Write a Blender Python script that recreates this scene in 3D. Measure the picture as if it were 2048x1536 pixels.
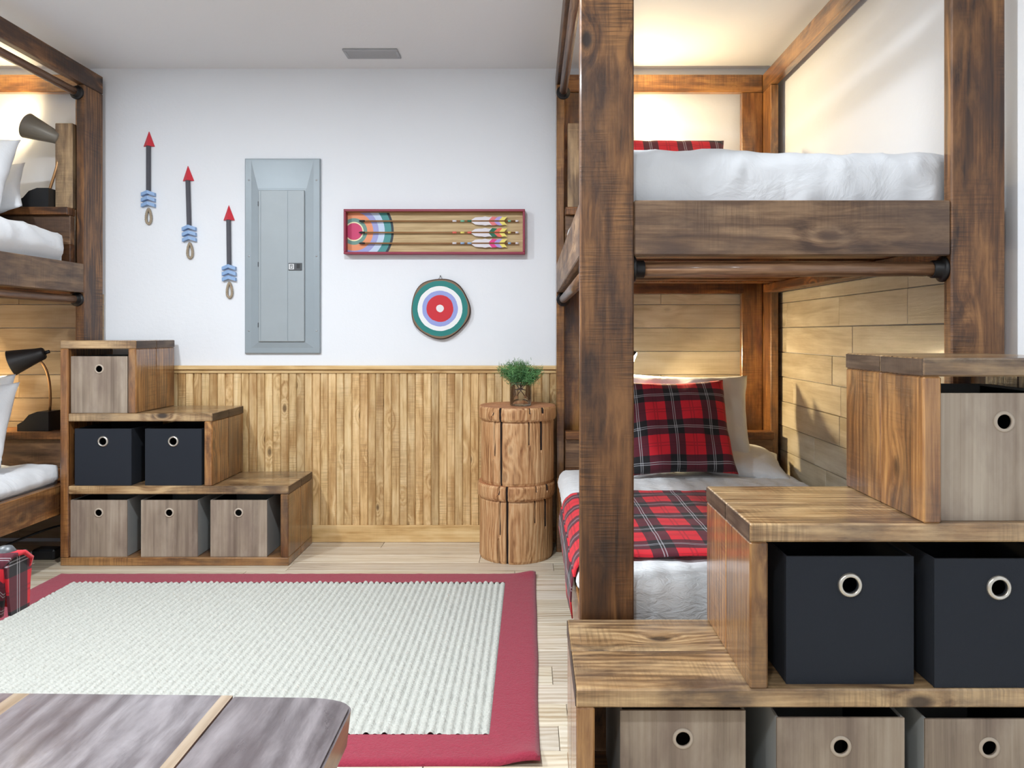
import bpy, bmesh, math, random
from mathutils import Matrix, Vector, noise, Euler
random.seed(7)
for o in list(bpy.data.objects): bpy.data.objects.remove(o, do_unlink=True)
S = bpy.context.scene
COL = S.collection
PI = math.pi

# ------------------------------------------------------------------ camera
CAMZ = 1.08
cam_d = bpy.data.cameras.new('camera'); cam = bpy.data.objects.new('camera', cam_d); COL.objects.link(cam)
cam.location = (0, 0, CAMZ); cam.rotation_euler = (PI/2, 0, 0)
cam_d.sensor_width = 36; cam_d.lens = 36*1500/2048
cam_d.shift_x = -38/2048; cam_d.shift_y = -101/2048
cam_d.clip_start = 0.05
S.camera = cam
# ------------------------------------------------------------------ world, exposure
w = bpy.data.worlds.new('world'); S.world = w; w.use_nodes = True
w.node_tree.nodes['Background'].inputs[0].default_value = (0.9, 0.95, 1, 1)
w.node_tree.nodes['Background'].inputs[1].default_value = 0.0
S.view_settings.view_transform = 'Standard'; S.view_settings.look = 'None'
S.view_settings.exposure = 0.14; S.view_settings.gamma = 1; S.view_settings.use_curve_mapping = False
# recessed ceiling lights of the room (out of frame above and behind the camera)
CEIL = 2.455
ROOM_LIGHTS = [(-2.0, 1.75, 46), (-0.55, 1.75, 46), (-2.0, -0.3, 26), (-0.35, -0.3, 26)]
ROOM_COL = (0.90, 0.955, 1.0)
LAMP_COL = (1.0, 0.77, 0.44)
LAMP_W = 26.0

# ------------------------------------------------------------------ helpers
W = {}
def place(o, M, parent=None):
    COL.objects.link(o); W[o] = M
    if parent is not None:
        o.parent = parent; o.matrix_basis = W[parent].inverted() @ M
    else: o.matrix_basis = M
    return o
def T(x, y, z): return Matrix.Translation((x, y, z))
def tag(o, label, cat, group=None, kind=None):
    o['label'] = label; o['category'] = cat
    if group: o['group'] = group
    if kind: o['kind'] = kind
    return o
def empty(name, loc, label, cat, group=None, rot=0):
    e = bpy.data.objects.new(name, None); e.empty_display_size = .05
    place(e, T(*loc) @ Matrix.Rotation(rot, 4, 'Z'))
    return tag(e, label, cat, group)
def mesh_obj(name, me, mat, parent=None, M=None, smooth=False):
    if mat is not None and not me.materials:
        for m in (mat if isinstance(mat, (list, tuple)) else [mat]): me.materials.append(m)
    if smooth: me.polygons.foreach_set('use_smooth', [True]*len(me.polygons))
    o = bpy.data.objects.new(name, me)
    if M is None: M = W[parent].copy() if parent is not None else Matrix.Identity(4)
    return place(o, M, parent)
def bm_mesh(bm, name='m'):
    bmesh.ops.recalc_face_normals(bm, faces=bm.faces)
    me = bpy.data.meshes.new(name); bm.to_mesh(me); bm.free(); return me
def pd(verts, faces, name='m'):
    me = bpy.data.meshes.new(name); me.from_pydata(verts, [], faces); me.update(); return me
_cache = {}
def box_mesh(dx, dy, dz, bev, mat):
    k = (round(dx, 4), round(dy, 4), round(dz, 4), round(bev, 4), mat.name)
    if k in _cache: return _cache[k]
    bm = bmesh.new(); bmesh.ops.create_cube(bm, size=1)
    for v in bm.verts: v.co = Vector((v.co.x*dx, v.co.y*dy, v.co.z*dz))
    if bev > 0: bmesh.ops.bevel(bm, geom=bm.edges[:], offset=min(bev, .45*min(dx, dy, dz)), segments=1, affect='EDGES')
    me = bm_mesh(bm, 'board'); me.materials.append(mat); _cache[k] = me
    return me
def board(name, parent, a, b, mat, axis=None, bev=.003, tint=None, rot=None):
    """box from corner a to corner b (world), grain along its long axis (local x)"""
    lo = [min(a[i], b[i]) for i in range(3)]; hi = [max(a[i], b[i]) for i in range(3)]
    d = [hi[i]-lo[i] for i in range(3)]; c = [(hi[i]+lo[i])/2 for i in range(3)]
    if axis is None: axis = d.index(max(d))
    if axis == 0: R = Matrix.Identity(4); L = (d[0], d[1], d[2])
    elif axis == 1: R = Matrix.Rotation(PI/2, 4, 'Z'); L = (d[1], d[0], d[2])
    else: R = Matrix.Rotation(-PI/2, 4, 'Y'); L = (d[2], d[1], d[0])
    M = T(*c)
    if rot is not None: M = M @ rot
    o = bpy.data.objects.new(name, box_mesh(*L, bev, mat)); place(o, M @ R, parent)
    if tint: o.color = (*tint, 1) if len(tint) == 3 else tint
    return o
def lathe(prof, n=32, close=False):
    vs = []; fs = []
    for (r, z) in prof:
        for i in range(n):
            a = 2*PI*i/n; vs.append((r*math.cos(a), r*math.sin(a), z))
    m = len(prof)
    for j in range(m-1):
        for i in range(n):
            fs.append((j*n+i, j*n+(i+1) % n, (j+1)*n+(i+1) % n, (j+1)*n+i))
    if close:
        fs.append(tuple(range(n))[::-1]); fs.append(tuple((m-1)*n+i for i in range(n)))
    bm = bmesh.new(); bv = [bm.verts.new(v) for v in vs]; [bm.faces.new([bv[i] for i in f]) for f in fs]
    return bm_mesh(bm, 'lathe')
def tube(pts, r, n=10, cap=True, closed=False):
    pts = [Vector(p) for p in pts]; m = len(pts); vs = []; fs = []
    up = Vector((0.13, 0.27, 0.95)).normalized()
    rs = r if isinstance(r, (list, tuple)) else [r]*m
    for j in range(m):
        if closed: t = pts[(j+1) % m]-pts[j-1]
        else: t = pts[min(j+1, m-1)]-pts[max(j-1, 0)]
        t.normalize()
        u = t.cross(up)
        if u.length < .05: u = t.cross(Vector((1, 0, 0)))
        u.normalize(); v = t.cross(u)
        for i in range(n):
            a = 2*PI*i/n; vs.append(pts[j]+u*math.cos(a)*rs[j]+v*math.sin(a)*rs[j])
    for j in range(m if closed else m-1):
        k = (j+1) % m
        for i in range(n): fs.append((j*n+i, j*n+(i+1) % n, k*n+(i+1) % n, k*n+i))
    if cap and not closed:
        fs.append(tuple(range(n))[::-1]); fs.append(tuple((m-1)*n+i for i in range(n)))
    me = pd(vs, fs, 'tube'); bm = bmesh.new(); bm.from_mesh(me); bmesh.ops.recalc_face_normals(bm, faces=bm.faces); bm.to_mesh(me); bm.free()
    return me
def prism(poly, y0, y1):
    """extrude an (x,z) outline along y"""
    n = len(poly); vs = [(p[0], y0, p[1]) for p in poly]+[(p[0], y1, p[1]) for p in poly]
    fs = [tuple(range(n)), tuple(range(2*n-1, n-1, -1))]+[(i, i+n, (i+1) % n+n, (i+1) % n) for i in range(n)]
    bm = bmesh.new(); bv = [bm.verts.new(v) for v in vs]
    for f in fs: bm.faces.new([bv[i] for i in f])
    return bm_mesh(bm, 'prism')
def bez(p0, p1, p2, p3, n=14):
    p0, p1, p2, p3 = map(Vector, (p0, p1, p2, p3)); out = []
    for i in range(n+1):
        t = i/n; out.append(p0*(1-t)**3+p1*3*t*(1-t)**2+p2*3*t*t*(1-t)+p3*t**3)
    return out

# ------------------------------------------------------------------ materials
class NT:
    def __init__(s, name):
        s.m = bpy.data.materials.new(name); s.m.use_nodes = True; s.t = s.m.node_tree
        s.b = s.t.nodes['Principled BSDF']
    def n(s, typ, **kw):
        nd = s.t.nodes.new(typ)
        for k, v in kw.items():
            if k == 'ins':
                for i, val in v.items():
                    if hasattr(val, 'is_output'): s.t.links.new(val, nd.inputs[i])
                    else: nd.inputs[i].default_value = val
            else: setattr(nd, k, v)
        return nd
    def math(s, op, a, b=None, c=None, clamp=False):
        ins = {0: a}
        if b is not None: ins[1] = b
        if c is not None: ins[2] = c
        nd = s.n('ShaderNodeMath', operation=op, ins=ins); nd.use_clamp = clamp
        return nd.outputs[0]
    def mix(s, f, a, b, bt='MIX'):
        nd = s.n('ShaderNodeMix', data_type='RGBA', blend_type=bt)
        for i, v in ((0, f), (6, a), (7, b)):
            if hasattr(v, 'is_output'): s.t.links.new(v, nd.inputs[i])
            else: nd.inputs[i].default_value = (*v, 1) if (i and len(v) == 3) else v
        return nd.outputs[2]
    def ramp(s, f, stops, interp='LINEAR'):
        nd = s.n('ShaderNodeValToRGB', ins={0: f}); cr = nd.color_ramp; cr.interpolation = interp
        while len(cr.elements) < len(stops): cr.elements.new(.5)
        for e, (p, c) in zip(cr.elements, stops): e.position = p; e.color = (*c, 1) if len(c) == 3 else c
        return nd.outputs[0]
    def mrange(s, v, a, b, c=0, d=1):
        return s.n('ShaderNodeMapRange', ins={0: v, 1: a, 2: b, 3: c, 4: d}).outputs[0]
    def set(s, i, v):
        if hasattr(v, 'is_output'): s.t.links.new(v, s.b.inputs[i])
        else: s.b.inputs[i].default_value = v
    def bump(s, h, strength=.3, dist=.01):
        nd = s.n('ShaderNodeBump', ins={'Height': h, 'Strength': strength, 'Distance': dist})
        s.t.links.new(nd.outputs[0], s.b.inputs['Normal'])
    def obj(s): return s.n('ShaderNodeTexCoord').outputs['Object']
    def map(s, v, scale=(1, 1, 1), loc=(0, 0, 0)):
        return s.n('ShaderNodeMapping', ins={0: v, 1: loc, 3: scale}).outputs[0]
    def noise(s, v, scale, detail=4, rough=.5, dist=0, out=0):
        return s.n('ShaderNodeTexNoise', ins={'Vector': v, 'Scale': scale, 'Detail': detail, 'Roughness': rough, 'Distortion': dist}).outputs[out]
def srgb(r, g, b):
    f = lambda c: (c/255/12.92 if c/255 <= .04045 else ((c/255+.055)/1.055)**2.4)
    return (f(r), f(g), f(b))
def plain(name, col, rough=.5, metal=0, bump=0, bscale=200, coat=0, var=0):
    k = NT(name); k.set('Roughness', rough); k.set('Metallic', metal)
    v = k.obj(); nz = k.noise(v, 9, 4)
    d = max(var, .06)
    k.set('Base Color', k.mix(nz, tuple(c*(1-d) for c in col), tuple(min(1, c*(1+d)) for c in col)))
    if coat: k.set('Coat Weight', coat); k.set('Coat Roughness', .15)
    if bump: k.bump(k.noise(v, bscale, 3), bump, .002)
    return k.m
def wood(name, dark, mid, light, rough=.42, grain=13, lng=1.1, blotch=.6, blotch_col=None, knots=.5, knot_scale=(3.2, 6, 6), saw=.12, coat=.0, vary=.35, bump=.25):
    k = NT(name); inf = k.n('ShaderNodeObjectInfo'); rnd = inf.outputs['Random']
    off = k.n('ShaderNodeCombineXYZ', ins={0: k.math('MULTIPLY', rnd, 37.0), 1: k.math('MULTIPLY', rnd, 71.0), 2: k.math('MULTIPLY', rnd, 13.0)}).outputs[0]
    v = k.n('ShaderNodeVectorMath', operation='ADD', ins={0: k.obj(), 1: off}).outputs[0]
    vor = k.n('ShaderNodeTexVoronoi', ins={'Vector': k.map(v, knot_scale), 'Scale': 1.0, 'Randomness': 1.0}).outputs['Distance']
    swirl = k.math('POWER', k.mrange(vor, 0, .42, 1, 0), 2.0)
    sv = k.n('ShaderNodeCombineXYZ', ins={0: 0.0, 1: k.math('MULTIPLY', swirl, .09*knots), 2: k.math('MULTIPLY', swirl, .07*knots)}).outputs[0]
    v2 = k.n('ShaderNodeVectorMath', operation='ADD', ins={0: v, 1: sv}).outputs[0]
    g1 = k.noise(k.map(v2, (lng, grain, grain)), 1.6, 9, .66, .9)
    g2 = k.noise(k.map(v2, (lng*2.2, grain*8, grain*8)), 1.5, 4, .65)
    g3 = k.n('ShaderNodeTexWave', bands_direction='Y', ins={'Vector': k.map(v2, (.30, 1, .8)), 'Scale': grain*1.15, 'Distortion': 7.0, 'Detail': 3.0, 'Detail Scale': .7}).outputs['Fac']
    g = k.math('ADD', k.math('ADD', k.math('MULTIPLY', g1, .66), k.math('MULTIPLY', g2, .24)), k.math('MULTIPLY', g3, .11))
    col = k.ramp(g, [(.37, dark), (.50, mid), (.63, light)])
    bl = k.mrange(k.noise(k.map(v, (1.6, 4.2, 4.2)), 2.0, 6, .62), .46, .66)
    bc = blotch_col or tuple(c*.55 for c in dark)
    col = k.mix(k.math('MULTIPLY', bl, blotch), col, bc)
    bl2 = k.mrange(k.noise(k.map(v, (2.1, 6.5, 6.5), (5, 3, 1)), 2.0, 5, .6), .50, .70)
    col = k.mix(k.math('MULTIPLY', bl2, blotch*.75), col, light)
    kn = k.mrange(vor, .06, .115, 1, 0)
    col = k.mix(k.math('MULTIPLY', kn, min(1, knots*1.5), clamp=True), col, tuple(c*.35 for c in dark))
    sw = k.noise(k.map(v, (190, 7, 7)), 1.0, 2, .5)
    sm = k.math('MULTIPLY', k.mrange(k.noise(k.map(v, (1.5, 3, 3)), 2.3, 3), .45, .65), saw)
    sw = k.mrange(sw, .45, .6)
    col = k.mix(k.math('MULTIPLY', sw, sm), col, tuple(c*.6 for c in dark))
    col = k.mix(1.0, col, inf.outputs['Color'], 'MULTIPLY')
    hsv = k.n('ShaderNodeHueSaturation', ins={'Hue': .5, 'Saturation': 1.0, 'Value': k.mrange(k.math('FRACT', k.math('MULTIPLY', rnd, 91.7)), 0, 1, 1-vary/2, 1+vary/2), 'Color': col})
    k.set('Base Color', hsv.outputs[0]); k.set('Roughness', k.math('ADD', k.math('MULTIPLY', g1, .18), rough-.09))
    if coat: k.set('Coat Weight', coat); k.set('Coat Roughness', .13)
    hh = k.math('SUBTRACT', k.math('ADD', g, k.math('MULTIPLY', k.math('MULTIPLY', sw, sm), .6)), k.math('MULTIPLY', kn, .3))
    k.bump(hh, bump, .006)
    return k.m
M_BED = wood('stained_pine_dark', srgb(48, 30, 18), srgb(102, 68, 38), srgb(150, 108, 66), rough=.46, blotch=.8, blotch_col=srgb(56, 38, 30), saw=.55, coat=.1, knots=.6)
M_RAIL = wood('stained_pine_grey_brown', srgb(68, 50, 38), srgb(114, 90, 68), srgb(152, 126, 98), rough=.5, blotch=.75, blotch_col=srgb(74, 60, 54), saw=.25, knots=.6)
M_STEP = wood('varnished_step_board', srgb(84, 62, 42), srgb(148, 116, 80), srgb(198, 168, 126), rough=.3, blotch=.85, blotch_col=srgb(76, 62, 54), saw=.35, coat=.5, knots=.6)
M_SIDE = wood('varnished_side_board', srgb(74, 46, 22), srgb(130, 86, 46), srgb(174, 128, 76), rough=.32, blotch=.8, blotch_col=srgb(76, 54, 40), saw=.35, coat=.75, knots=.5)
M_BEAD = wood('pine_beadboard', srgb(170, 132, 82), srgb(212, 180, 128), srgb(230, 204, 158), rough=.45, grain=20, lng=1.4, blotch=.5, blotch_col=srgb(160, 116, 62), knots=.6, knot_scale=(4.5, 9, 9), saw=.35, coat=.12, vary=.2)
M_TRIM = wood('pine_trim', srgb(176, 136, 80), srgb(210, 174, 118), srgb(226, 196, 144), rough=.45, grain=16, lng=.8, blotch=.2, blotch_col=srgb(178, 130, 74), knots=.2, saw=.05, coat=.15, vary=.1)
M_CLAD = wood('whitewashed_plank', srgb(172, 158, 132), srgb(198, 187, 164), srgb(214, 205, 186), rough=.42, grain=9, lng=.8, blotch=.3, blotch_col=srgb(160, 145, 122), knots=.45, saw=.06, coat=.2, vary=.14)
M_FLOOR = wood('pale_floor_plank', srgb(168, 148, 122), srgb(208, 197, 178), srgb(222, 214, 200), rough=.36, grain=12, lng=.5, blotch=.25, blotch_col=srgb(186, 164, 136), knots=.12, saw=.02, coat=.2, vary=.12, bump=.06)
M_BIN = wood('printed_greige_board', srgb(112, 97, 84), srgb(152, 136, 119), srgb(180, 166, 149), rough=.6, grain=7, lng=.22, blotch=.5, blotch_col=srgb(116, 98, 90), knots=.0, saw=.0, vary=.08, bump=.02)
M_PIPE = wood('turned_dowel', srgb(70, 44, 28), srgb(112, 78, 52), srgb(148, 112, 82), rough=.42, grain=26, lng=1.0, blotch=.25, knots=.0, saw=.0, coat=.3)
M_LOG = wood('split_log', srgb(126, 82, 48), srgb(190, 144, 98), srgb(214, 176, 132), rough=.6, grain=27, lng=1.6, blotch=.35, blotch_col=srgb(170, 106, 60), knots=.25, saw=.0, vary=.04, bump=.5)
M_LOGTOP = wood('log_top', srgb(140, 84, 52), srgb(176, 118, 78), srgb(196, 146, 104), rough=.55, grain=14, blotch=.4, blotch_col=srgb(150, 86, 56), knots=.1, saw=0, vary=.04)
M_TABLE = wood('grey_slab', srgb(72, 62, 64), srgb(108, 100, 102), srgb(142, 134, 136), rough=.3, grain=6, lng=2.2, blotch=.75, blotch_col=srgb(78, 66, 68), knots=.3, saw=.0, coat=.5, vary=.1)
M_TABLEP = wood('pale_slab_strip', srgb(140, 118, 94), srgb(168, 146, 120), srgb(182, 162, 138), rough=.3, knots=0, saw=0, coat=.4, blotch=.2)
M_TABLEE = wood('bark_edge', srgb(96, 58, 30), srgb(140, 92, 52), srgb(176, 128, 80), rough=.45, knots=.2, saw=0, coat=.3)
M_CRACK = plain('crack_shadow', srgb(38, 24, 18), .9)
M_BLACK = plain('black_iron', srgb(28, 27, 28), .42, .3)
M_BLACKP = plain('black_plastic', srgb(24, 25, 28), .45)
M_CLOTHB = plain('black_bin_fabric', srgb(24, 30, 40), .85, bump=.4, bscale=900)
M_INBIN = plain('bin_lining', srgb(30, 30, 32), .9)
M_BINSIDE = plain('grey_bin_side', srgb(150, 152, 150), .7)
M_GROM = plain('nickel_grommet', srgb(205, 200, 190), .28, .85)
M_GROMW = plain('pale_grommet', srgb(180, 166, 150), .5, .0)
M_PANEL = plain('grey_panel_enamel', srgb(148, 159, 166), .38, .15, var=.02)
M_PANEL2 = plain('grey_door_enamel', srgb(156, 165, 170), .42, .1, var=.02)
M_SCREW = plain('zinc_screw', srgb(190, 195, 200), .3, .8)
M_DKGREY = plain('latch_grey', srgb(70, 74, 78), .4)
M_WHITEP = plain('white_label', srgb(225, 228, 230), .6)
M_ARED = plain('red_paint', srgb(206, 44, 60), .45)
M_ASHAFT = plain('charcoal_paint', srgb(74, 74, 82), .6)
M_ABLUE = plain('powder_blue_paint', srgb(140, 172, 214), .5)
M_ROPE = plain('jute_rope', srgb(168, 154, 134), .9, bump=.6, bscale=500)
M_FRAME = plain('maroon_paint', srgb(138, 28, 58), .42)
M_BRASS = plain('brass_neck', srgb(168, 128, 88), .3, .8)
M_CORD = plain('brown_cord', srgb(60, 34, 26), .6)
M_WHITEC = plain('white_enamel', srgb(228, 230, 232), .5)
M_SHADE = plain('matte_black_shade', srgb(40, 38, 38), .5, .2)
M_SHADEIN = plain('white_shade_lining', srgb(240, 236, 225), .6)
def emis(name, col, st):
    k = NT(name); k.set('Base Color', (*col, 1)); k.set('Emission Color', (*col, 1)); k.set('Emission Strength', st); return k.m
M_BULB = emis('warm_bulb', (1.0, .82, .55), 14)
M_LENS = emis('ceiling_lens', (1, 1, 1), 3)
def wall_mat(name, col):
    k = NT(name); v = k.obj(); k.set('Base Color', k.mix(k.noise(v, 2.5, 3), tuple(c*.985 for c in col), col)); k.set('Roughness', .55)
    k.bump(k.math('ADD', k.noise(v, 38, 5, .6), k.math('MULTIPLY', k.noise(v, 150, 2), .3)), .12, .006); return k.m
M_WALL = wall_mat('white_orange_peel_wall', (.80, .83, .875))
M_CEIL = wall_mat('white_ceiling', (.80, .81, .83))
def linen(name, col, kind):
    k = NT(name); v = k.obj(); k.set('Roughness', .85); k.set('Sheen Weight', .15)
    k.set('Base Color', k.mix(k.noise(v, 3, 3), tuple(c*.97 for c in col), col))
    if kind == 'quilt':
        h = k.math('ADD', k.noise(k.map(v, (16, 42, 30)), 1.2, 4, .6, 1.2), k.math('MULTIPLY', k.n('ShaderNodeTexWave', bands_direction='X', ins={'Vector': v, 'Scale': 4.2, 'Distortion': 1.5}).outputs['Fac'], .35))
        k.bump(h, .75, .012)
    else:
        h = k.noise(k.map(v, (7, 7, 7)), 1.0, 5, .55, 1.5); k.bump(h, .5, .012)
    return k.m
M_QUILT = linen('white_quilt', (.73, .75, .77), 'quilt')
M_SHEET = linen('white_cotton', (.73, .75, .78), 'sheet')
def plaid(name, period=.158):
    k = NT(name); uv = k.n('ShaderNodeUVMap').outputs[0]; sep = k.n('ShaderNodeSeparateXYZ', ins={0: uv})
    B, Wt, D = [], [], []
    for i in (0, 1):
        t = k.math('FRACT', k.math('DIVIDE', sep.outputs[i], period))
        c = k.math('ABSOLUTE', k.math('SUBTRACT', t, .5))
        B.append(k.math('LESS_THAN', c, .22))
        l1 = k.math('LESS_THAN', k.math('ABSOLUTE', k.math('SUBTRACT', c, .026)), .010)
        Wt.append(l1)
        D.append(k.math('LESS_THAN', k.math('ABSOLUTE', k.math('SUBTRACT', c, .46)), .016))
    s = k.math('MULTIPLY', k.math('ADD', B[0], B[1]), .5)
    red, dk, bk = srgb(200, 22, 40), srgb(84, 20, 36), srgb(18, 17, 22)
    col = k.ramp(s, [(0, red), (.25, dk), (.75, bk)], 'CONSTANT')
    d = k.math('MULTIPLY', k.math('MAXIMUM', D[0], D[1]), .35)
    col = k.mix(d, col, srgb(60, 10, 24))
    ww = k.math('ADD', k.math('MULTIPLY', Wt[0], .34), k.math('MULTIPLY', Wt[1], .34), clamp=True)
    col = k.mix(ww, col, srgb(214, 214, 220)); k.set('Base Color', col); k.set('Roughness', .9); k.set('Sheen Weight', .1)
    tw = k.n('ShaderNodeTexWave', bands_direction='DIAGONAL', ins={'Vector': uv, 'Scale': 160.0}).outputs['Fac']
    k.bump(tw, .15, .001); return k.m
M_PLAID = plaid('red_black_tartan'); M_PLAIDR = plaid('red_black_tartan_throw', .165)
def rug_pile(name, col, sc):
    k = NT(name); v = k.obj(); nz = k.noise(v, sc, 4, .7)
    k.set('Base Color', k.mix(nz, tuple(c*.72 for c in col), tuple(min(1, c*1.25) for c in col))); k.set('Roughness', .95); k.set('Sheen Weight', .2)
    k.bump(nz, .7, .006); return k.m
M_RUGB = rug_pile('maroon_pile', srgb(150, 38, 62), 130)
M_RUGW = rug_pile('ivory_loop_weave', srgb(190, 191, 184), 90)
def rings(name, stops, rmax, base=None, wob=0.0):
    """concentric painted rings about the object's origin in its xz plane (print)"""
    k = NT(name); v = k.obj(); s = k.n('ShaderNodeSeparateXYZ', ins={0: v})
    r = k.math('SQRT', k.math('ADD', k.math('POWER', s.outputs[0], 2.0), k.math('POWER', s.outputs[2], 2.0)))
    if wob: r = k.math('ADD', r, k.math('MULTIPLY', k.math('SUBTRACT', k.noise(v, 26, 3), .5), wob))
    st = [(0, stops[0][1])]+[(stops[i-1][0]/rmax, stops[i][1]) for i in range(1, len(stops))]
    col = k.ramp(k.math('DIVIDE', r, rmax), st, 'CONSTANT')
    if base:
        g = k.noise(k.map(v, (3, 1, 60)), 1.5, 5, .6)
        wd = k.ramp(g, [(.3, base[0]), (.65, base[1])])
        col = k.mix(k.math('GREATER_THAN', r, stops[-1][0]), col, wd)
    k.set('Base Color', col); k.set('Roughness', .55); return k.m
k = NT('clear_glass'); k.t.nodes.remove(k.b)
_tr = k.n('ShaderNodeBsdfTransparent', ins={0: (.95, .97, .97, 1)}); _gl = k.n('ShaderNodeBsdfGlossy', ins={0: (1, 1, 1, 1), 'Roughness': .03})
_fr = k.n('ShaderNodeLayerWeight', ins={0: .28}); _mx = k.n('ShaderNodeMixShader', ins={0: _fr.outputs['Facing'], 1: _tr.outputs[0], 2: _gl.outputs[0]})
_mf = k.math('MULTIPLY', _fr.outputs['Fresnel'], .9); k.t.links.new(_mf, _mx.inputs[0])
k.t.links.new(_mx.outputs[0], k.t.nodes['Material Output'].inputs[0]); M_GLASS = k.m
def needle_mat():
    k = NT('evergreen_needles'); v = k.obj(); k.set('Base Color', k.ramp(k.noise(v, 40, 3), [(.3, srgb(48, 100, 56)), (.7, srgb(120, 172, 106))])); k.set('Roughness', .6); return k.m
M_NEEDLE = needle_mat(); M_STEM = plain('brown_stem', srgb(78, 50, 36), .8)

# ------------------------------------------------------------------ room shell
YW, XR, XL, YF = 3.895, 1.2545, -3.36, -2.2
def slab(name, a, b, mat, label, cat):
    o = board(name, None, a, b, mat, axis=0, bev=0); return tag(o, label, cat, kind='structure')
wall_back = slab('wall_back', (XL-.1, YW, 0), (XR+.1, YW+.1, CEIL), M_WALL, 'white painted back wall above pine wainscot', 'wall')
wall_right = slab('wall_right', (XR, YF, 0), (XR+.1, YW, CEIL), M_WALL, 'white right wall behind the near bunk bed', 'wall')
slab('wall_left', (XL-.1, YF, 0), (XL, YW, CEIL), M_WALL, 'white left wall beyond the far bunk bed', 'wall')
slab('wall_front', (XL-.1, YF-.1, 0), (XR+.1, YF, CEIL), M_WALL, 'white wall behind the camera', 'wall')
slab('ceiling', (XL-.1, YF-.1, CEIL), (XR+.1, YW+.1, CEIL+.1), M_CEIL, 'flat white ceiling with one air register', 'ceiling')
floor = slab('floor', (XL-.1, YF-.1, -.12), (XR+.1, YW+.1, -.012), M_FLOOR, 'pale wood plank floor running across the room', 'floor')
# floor planks, rows run along x
PW = .1225; row = 0; y = .35
board('subfloor_strip', floor, (XL, YF, -.012), (XR, .35, 0), M_FLOOR, axis=0, bev=0)
while y < YW-.001:
    y2 = min(y+PW, YW); x = XL - random.random()*1.1
    while x < XR:
        x2 = x+1.22; a, b = max(x, XL), min(x2, XR)
        if b-a > .02:
            f = random.uniform(.93, 1.05)
            board('plank', floor, (a+.0008, y+.0008, -.012), (b-.0008, y2-.0008, 0), M_FLOOR, axis=0, bev=.0014, tint=(f, f*random.uniform(.97, 1.0), f*random.uniform(.93, 1.0)))
        x = x2
    y = y2; row += 1
# wainscot: beadboard strips between the two beds
BX0, BX1 = -2.2, .14
nb = 57; bw = (BX1-BX0)/nb
for i in range(nb):
    x = BX0+i*bw; g = .0034 if i % 2 else .0020
    f = random.choice((.86, .95, 1, 1, 1.03, 1.05, .9)); wm = random.uniform(.94, 1.0)
    board('bead_strip', wall_back, (x+g/2, YW-.012, .085), (x+bw-g/2, YW, .90), M_BEAD, axis=2, bev=.0035, tint=(f, f*wm, f*wm*wm))
board('bead_backing', wall_back, (BX0, YW-.0045, .085), (BX1, YW-.0005, .90), M_BEAD, axis=2, bev=0, tint=(.8, .72, .6))
tag(board('baseboard_back', None, (BX0, YW-.018, 0), (BX1, YW-.0005, .088), M_TRIM), 'pale pine baseboard along the back wall', 'baseboard', kind='structure')
t1 = tag(board('trim_1', None, (BX0, YW-.03, .893), (BX1, YW-.0005, .914), M_TRIM), 'thin pine chair rail capping the wainscot', 'chair rail', kind='structure')
board('cove_strip', t1, (BX0, YW-.019, .874), (BX1, YW-.0125, .8925), M_TRIM)
# horizontal cladding inside both lower bunks
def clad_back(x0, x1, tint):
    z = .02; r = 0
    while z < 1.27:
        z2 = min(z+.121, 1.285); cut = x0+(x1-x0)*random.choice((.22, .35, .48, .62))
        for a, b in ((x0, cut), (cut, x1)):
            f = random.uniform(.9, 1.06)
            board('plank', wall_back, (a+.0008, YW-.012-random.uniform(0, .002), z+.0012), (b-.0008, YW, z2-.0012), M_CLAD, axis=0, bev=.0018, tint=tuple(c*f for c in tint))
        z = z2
clad_back(.146, XR-.013, (1, 1, 1)); clad_back(XL, -2.216, (.80, .66, .52))  # left bunk's browner tint puts warm lamp light into the planks
z = .02
while z < 1.27:
    z2 = min(z+.121, 1.285); yy = 1.99-random.random()*.5
    while yy < YW-.013:
        a, b = max(yy, 1.99), min(yy+random.choice((.42, .55, .62, .75)), YW-.013); yy += b-yy
        if b-a > .03:
            f = random.uniform(.9, 1.06)
            board('plank', wall_right, (XR-.012-random.uniform(0, .003), a+.0008, z+.0012), (XR, b-.0008, z2-.0012), M_CLAD, axis=1, bev=.0018, tint=(f, f, f*.98))
    z = z2

# ------------------------------------------------------------------ recessed lights (lamps the room has)
for i, (x, y, p) in enumerate(ROOM_LIGHTS):
    nm = ['above the far bunk stairs side', 'above the rug near the right bunk', 'behind the camera on the left', 'behind the camera on the right'][i]
    e = empty('recessed_light', (x, y, CEIL), 'round white recessed ceiling light '+nm, 'light', 'recessed ceiling lights')
    mesh_obj('trim_ring', lathe([(.075, -.001), (.078, -.008), (.095, -.006), (.1, 0)], 32), M_WHITEC, e, smooth=True)
    mesh_obj('lens', lathe([(.0005, -.002), (.074, -.002)], 32), M_LENS, e)
    L = bpy.data.lights.new('downlight', 'AREA'); L.shape = 'DISK'; L.size = .16; L.energy = p; L.color = ROOM_COL
    lo = bpy.data.objects.new('downlight', L); place(lo, T(x, y, CEIL-.012), e)

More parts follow.
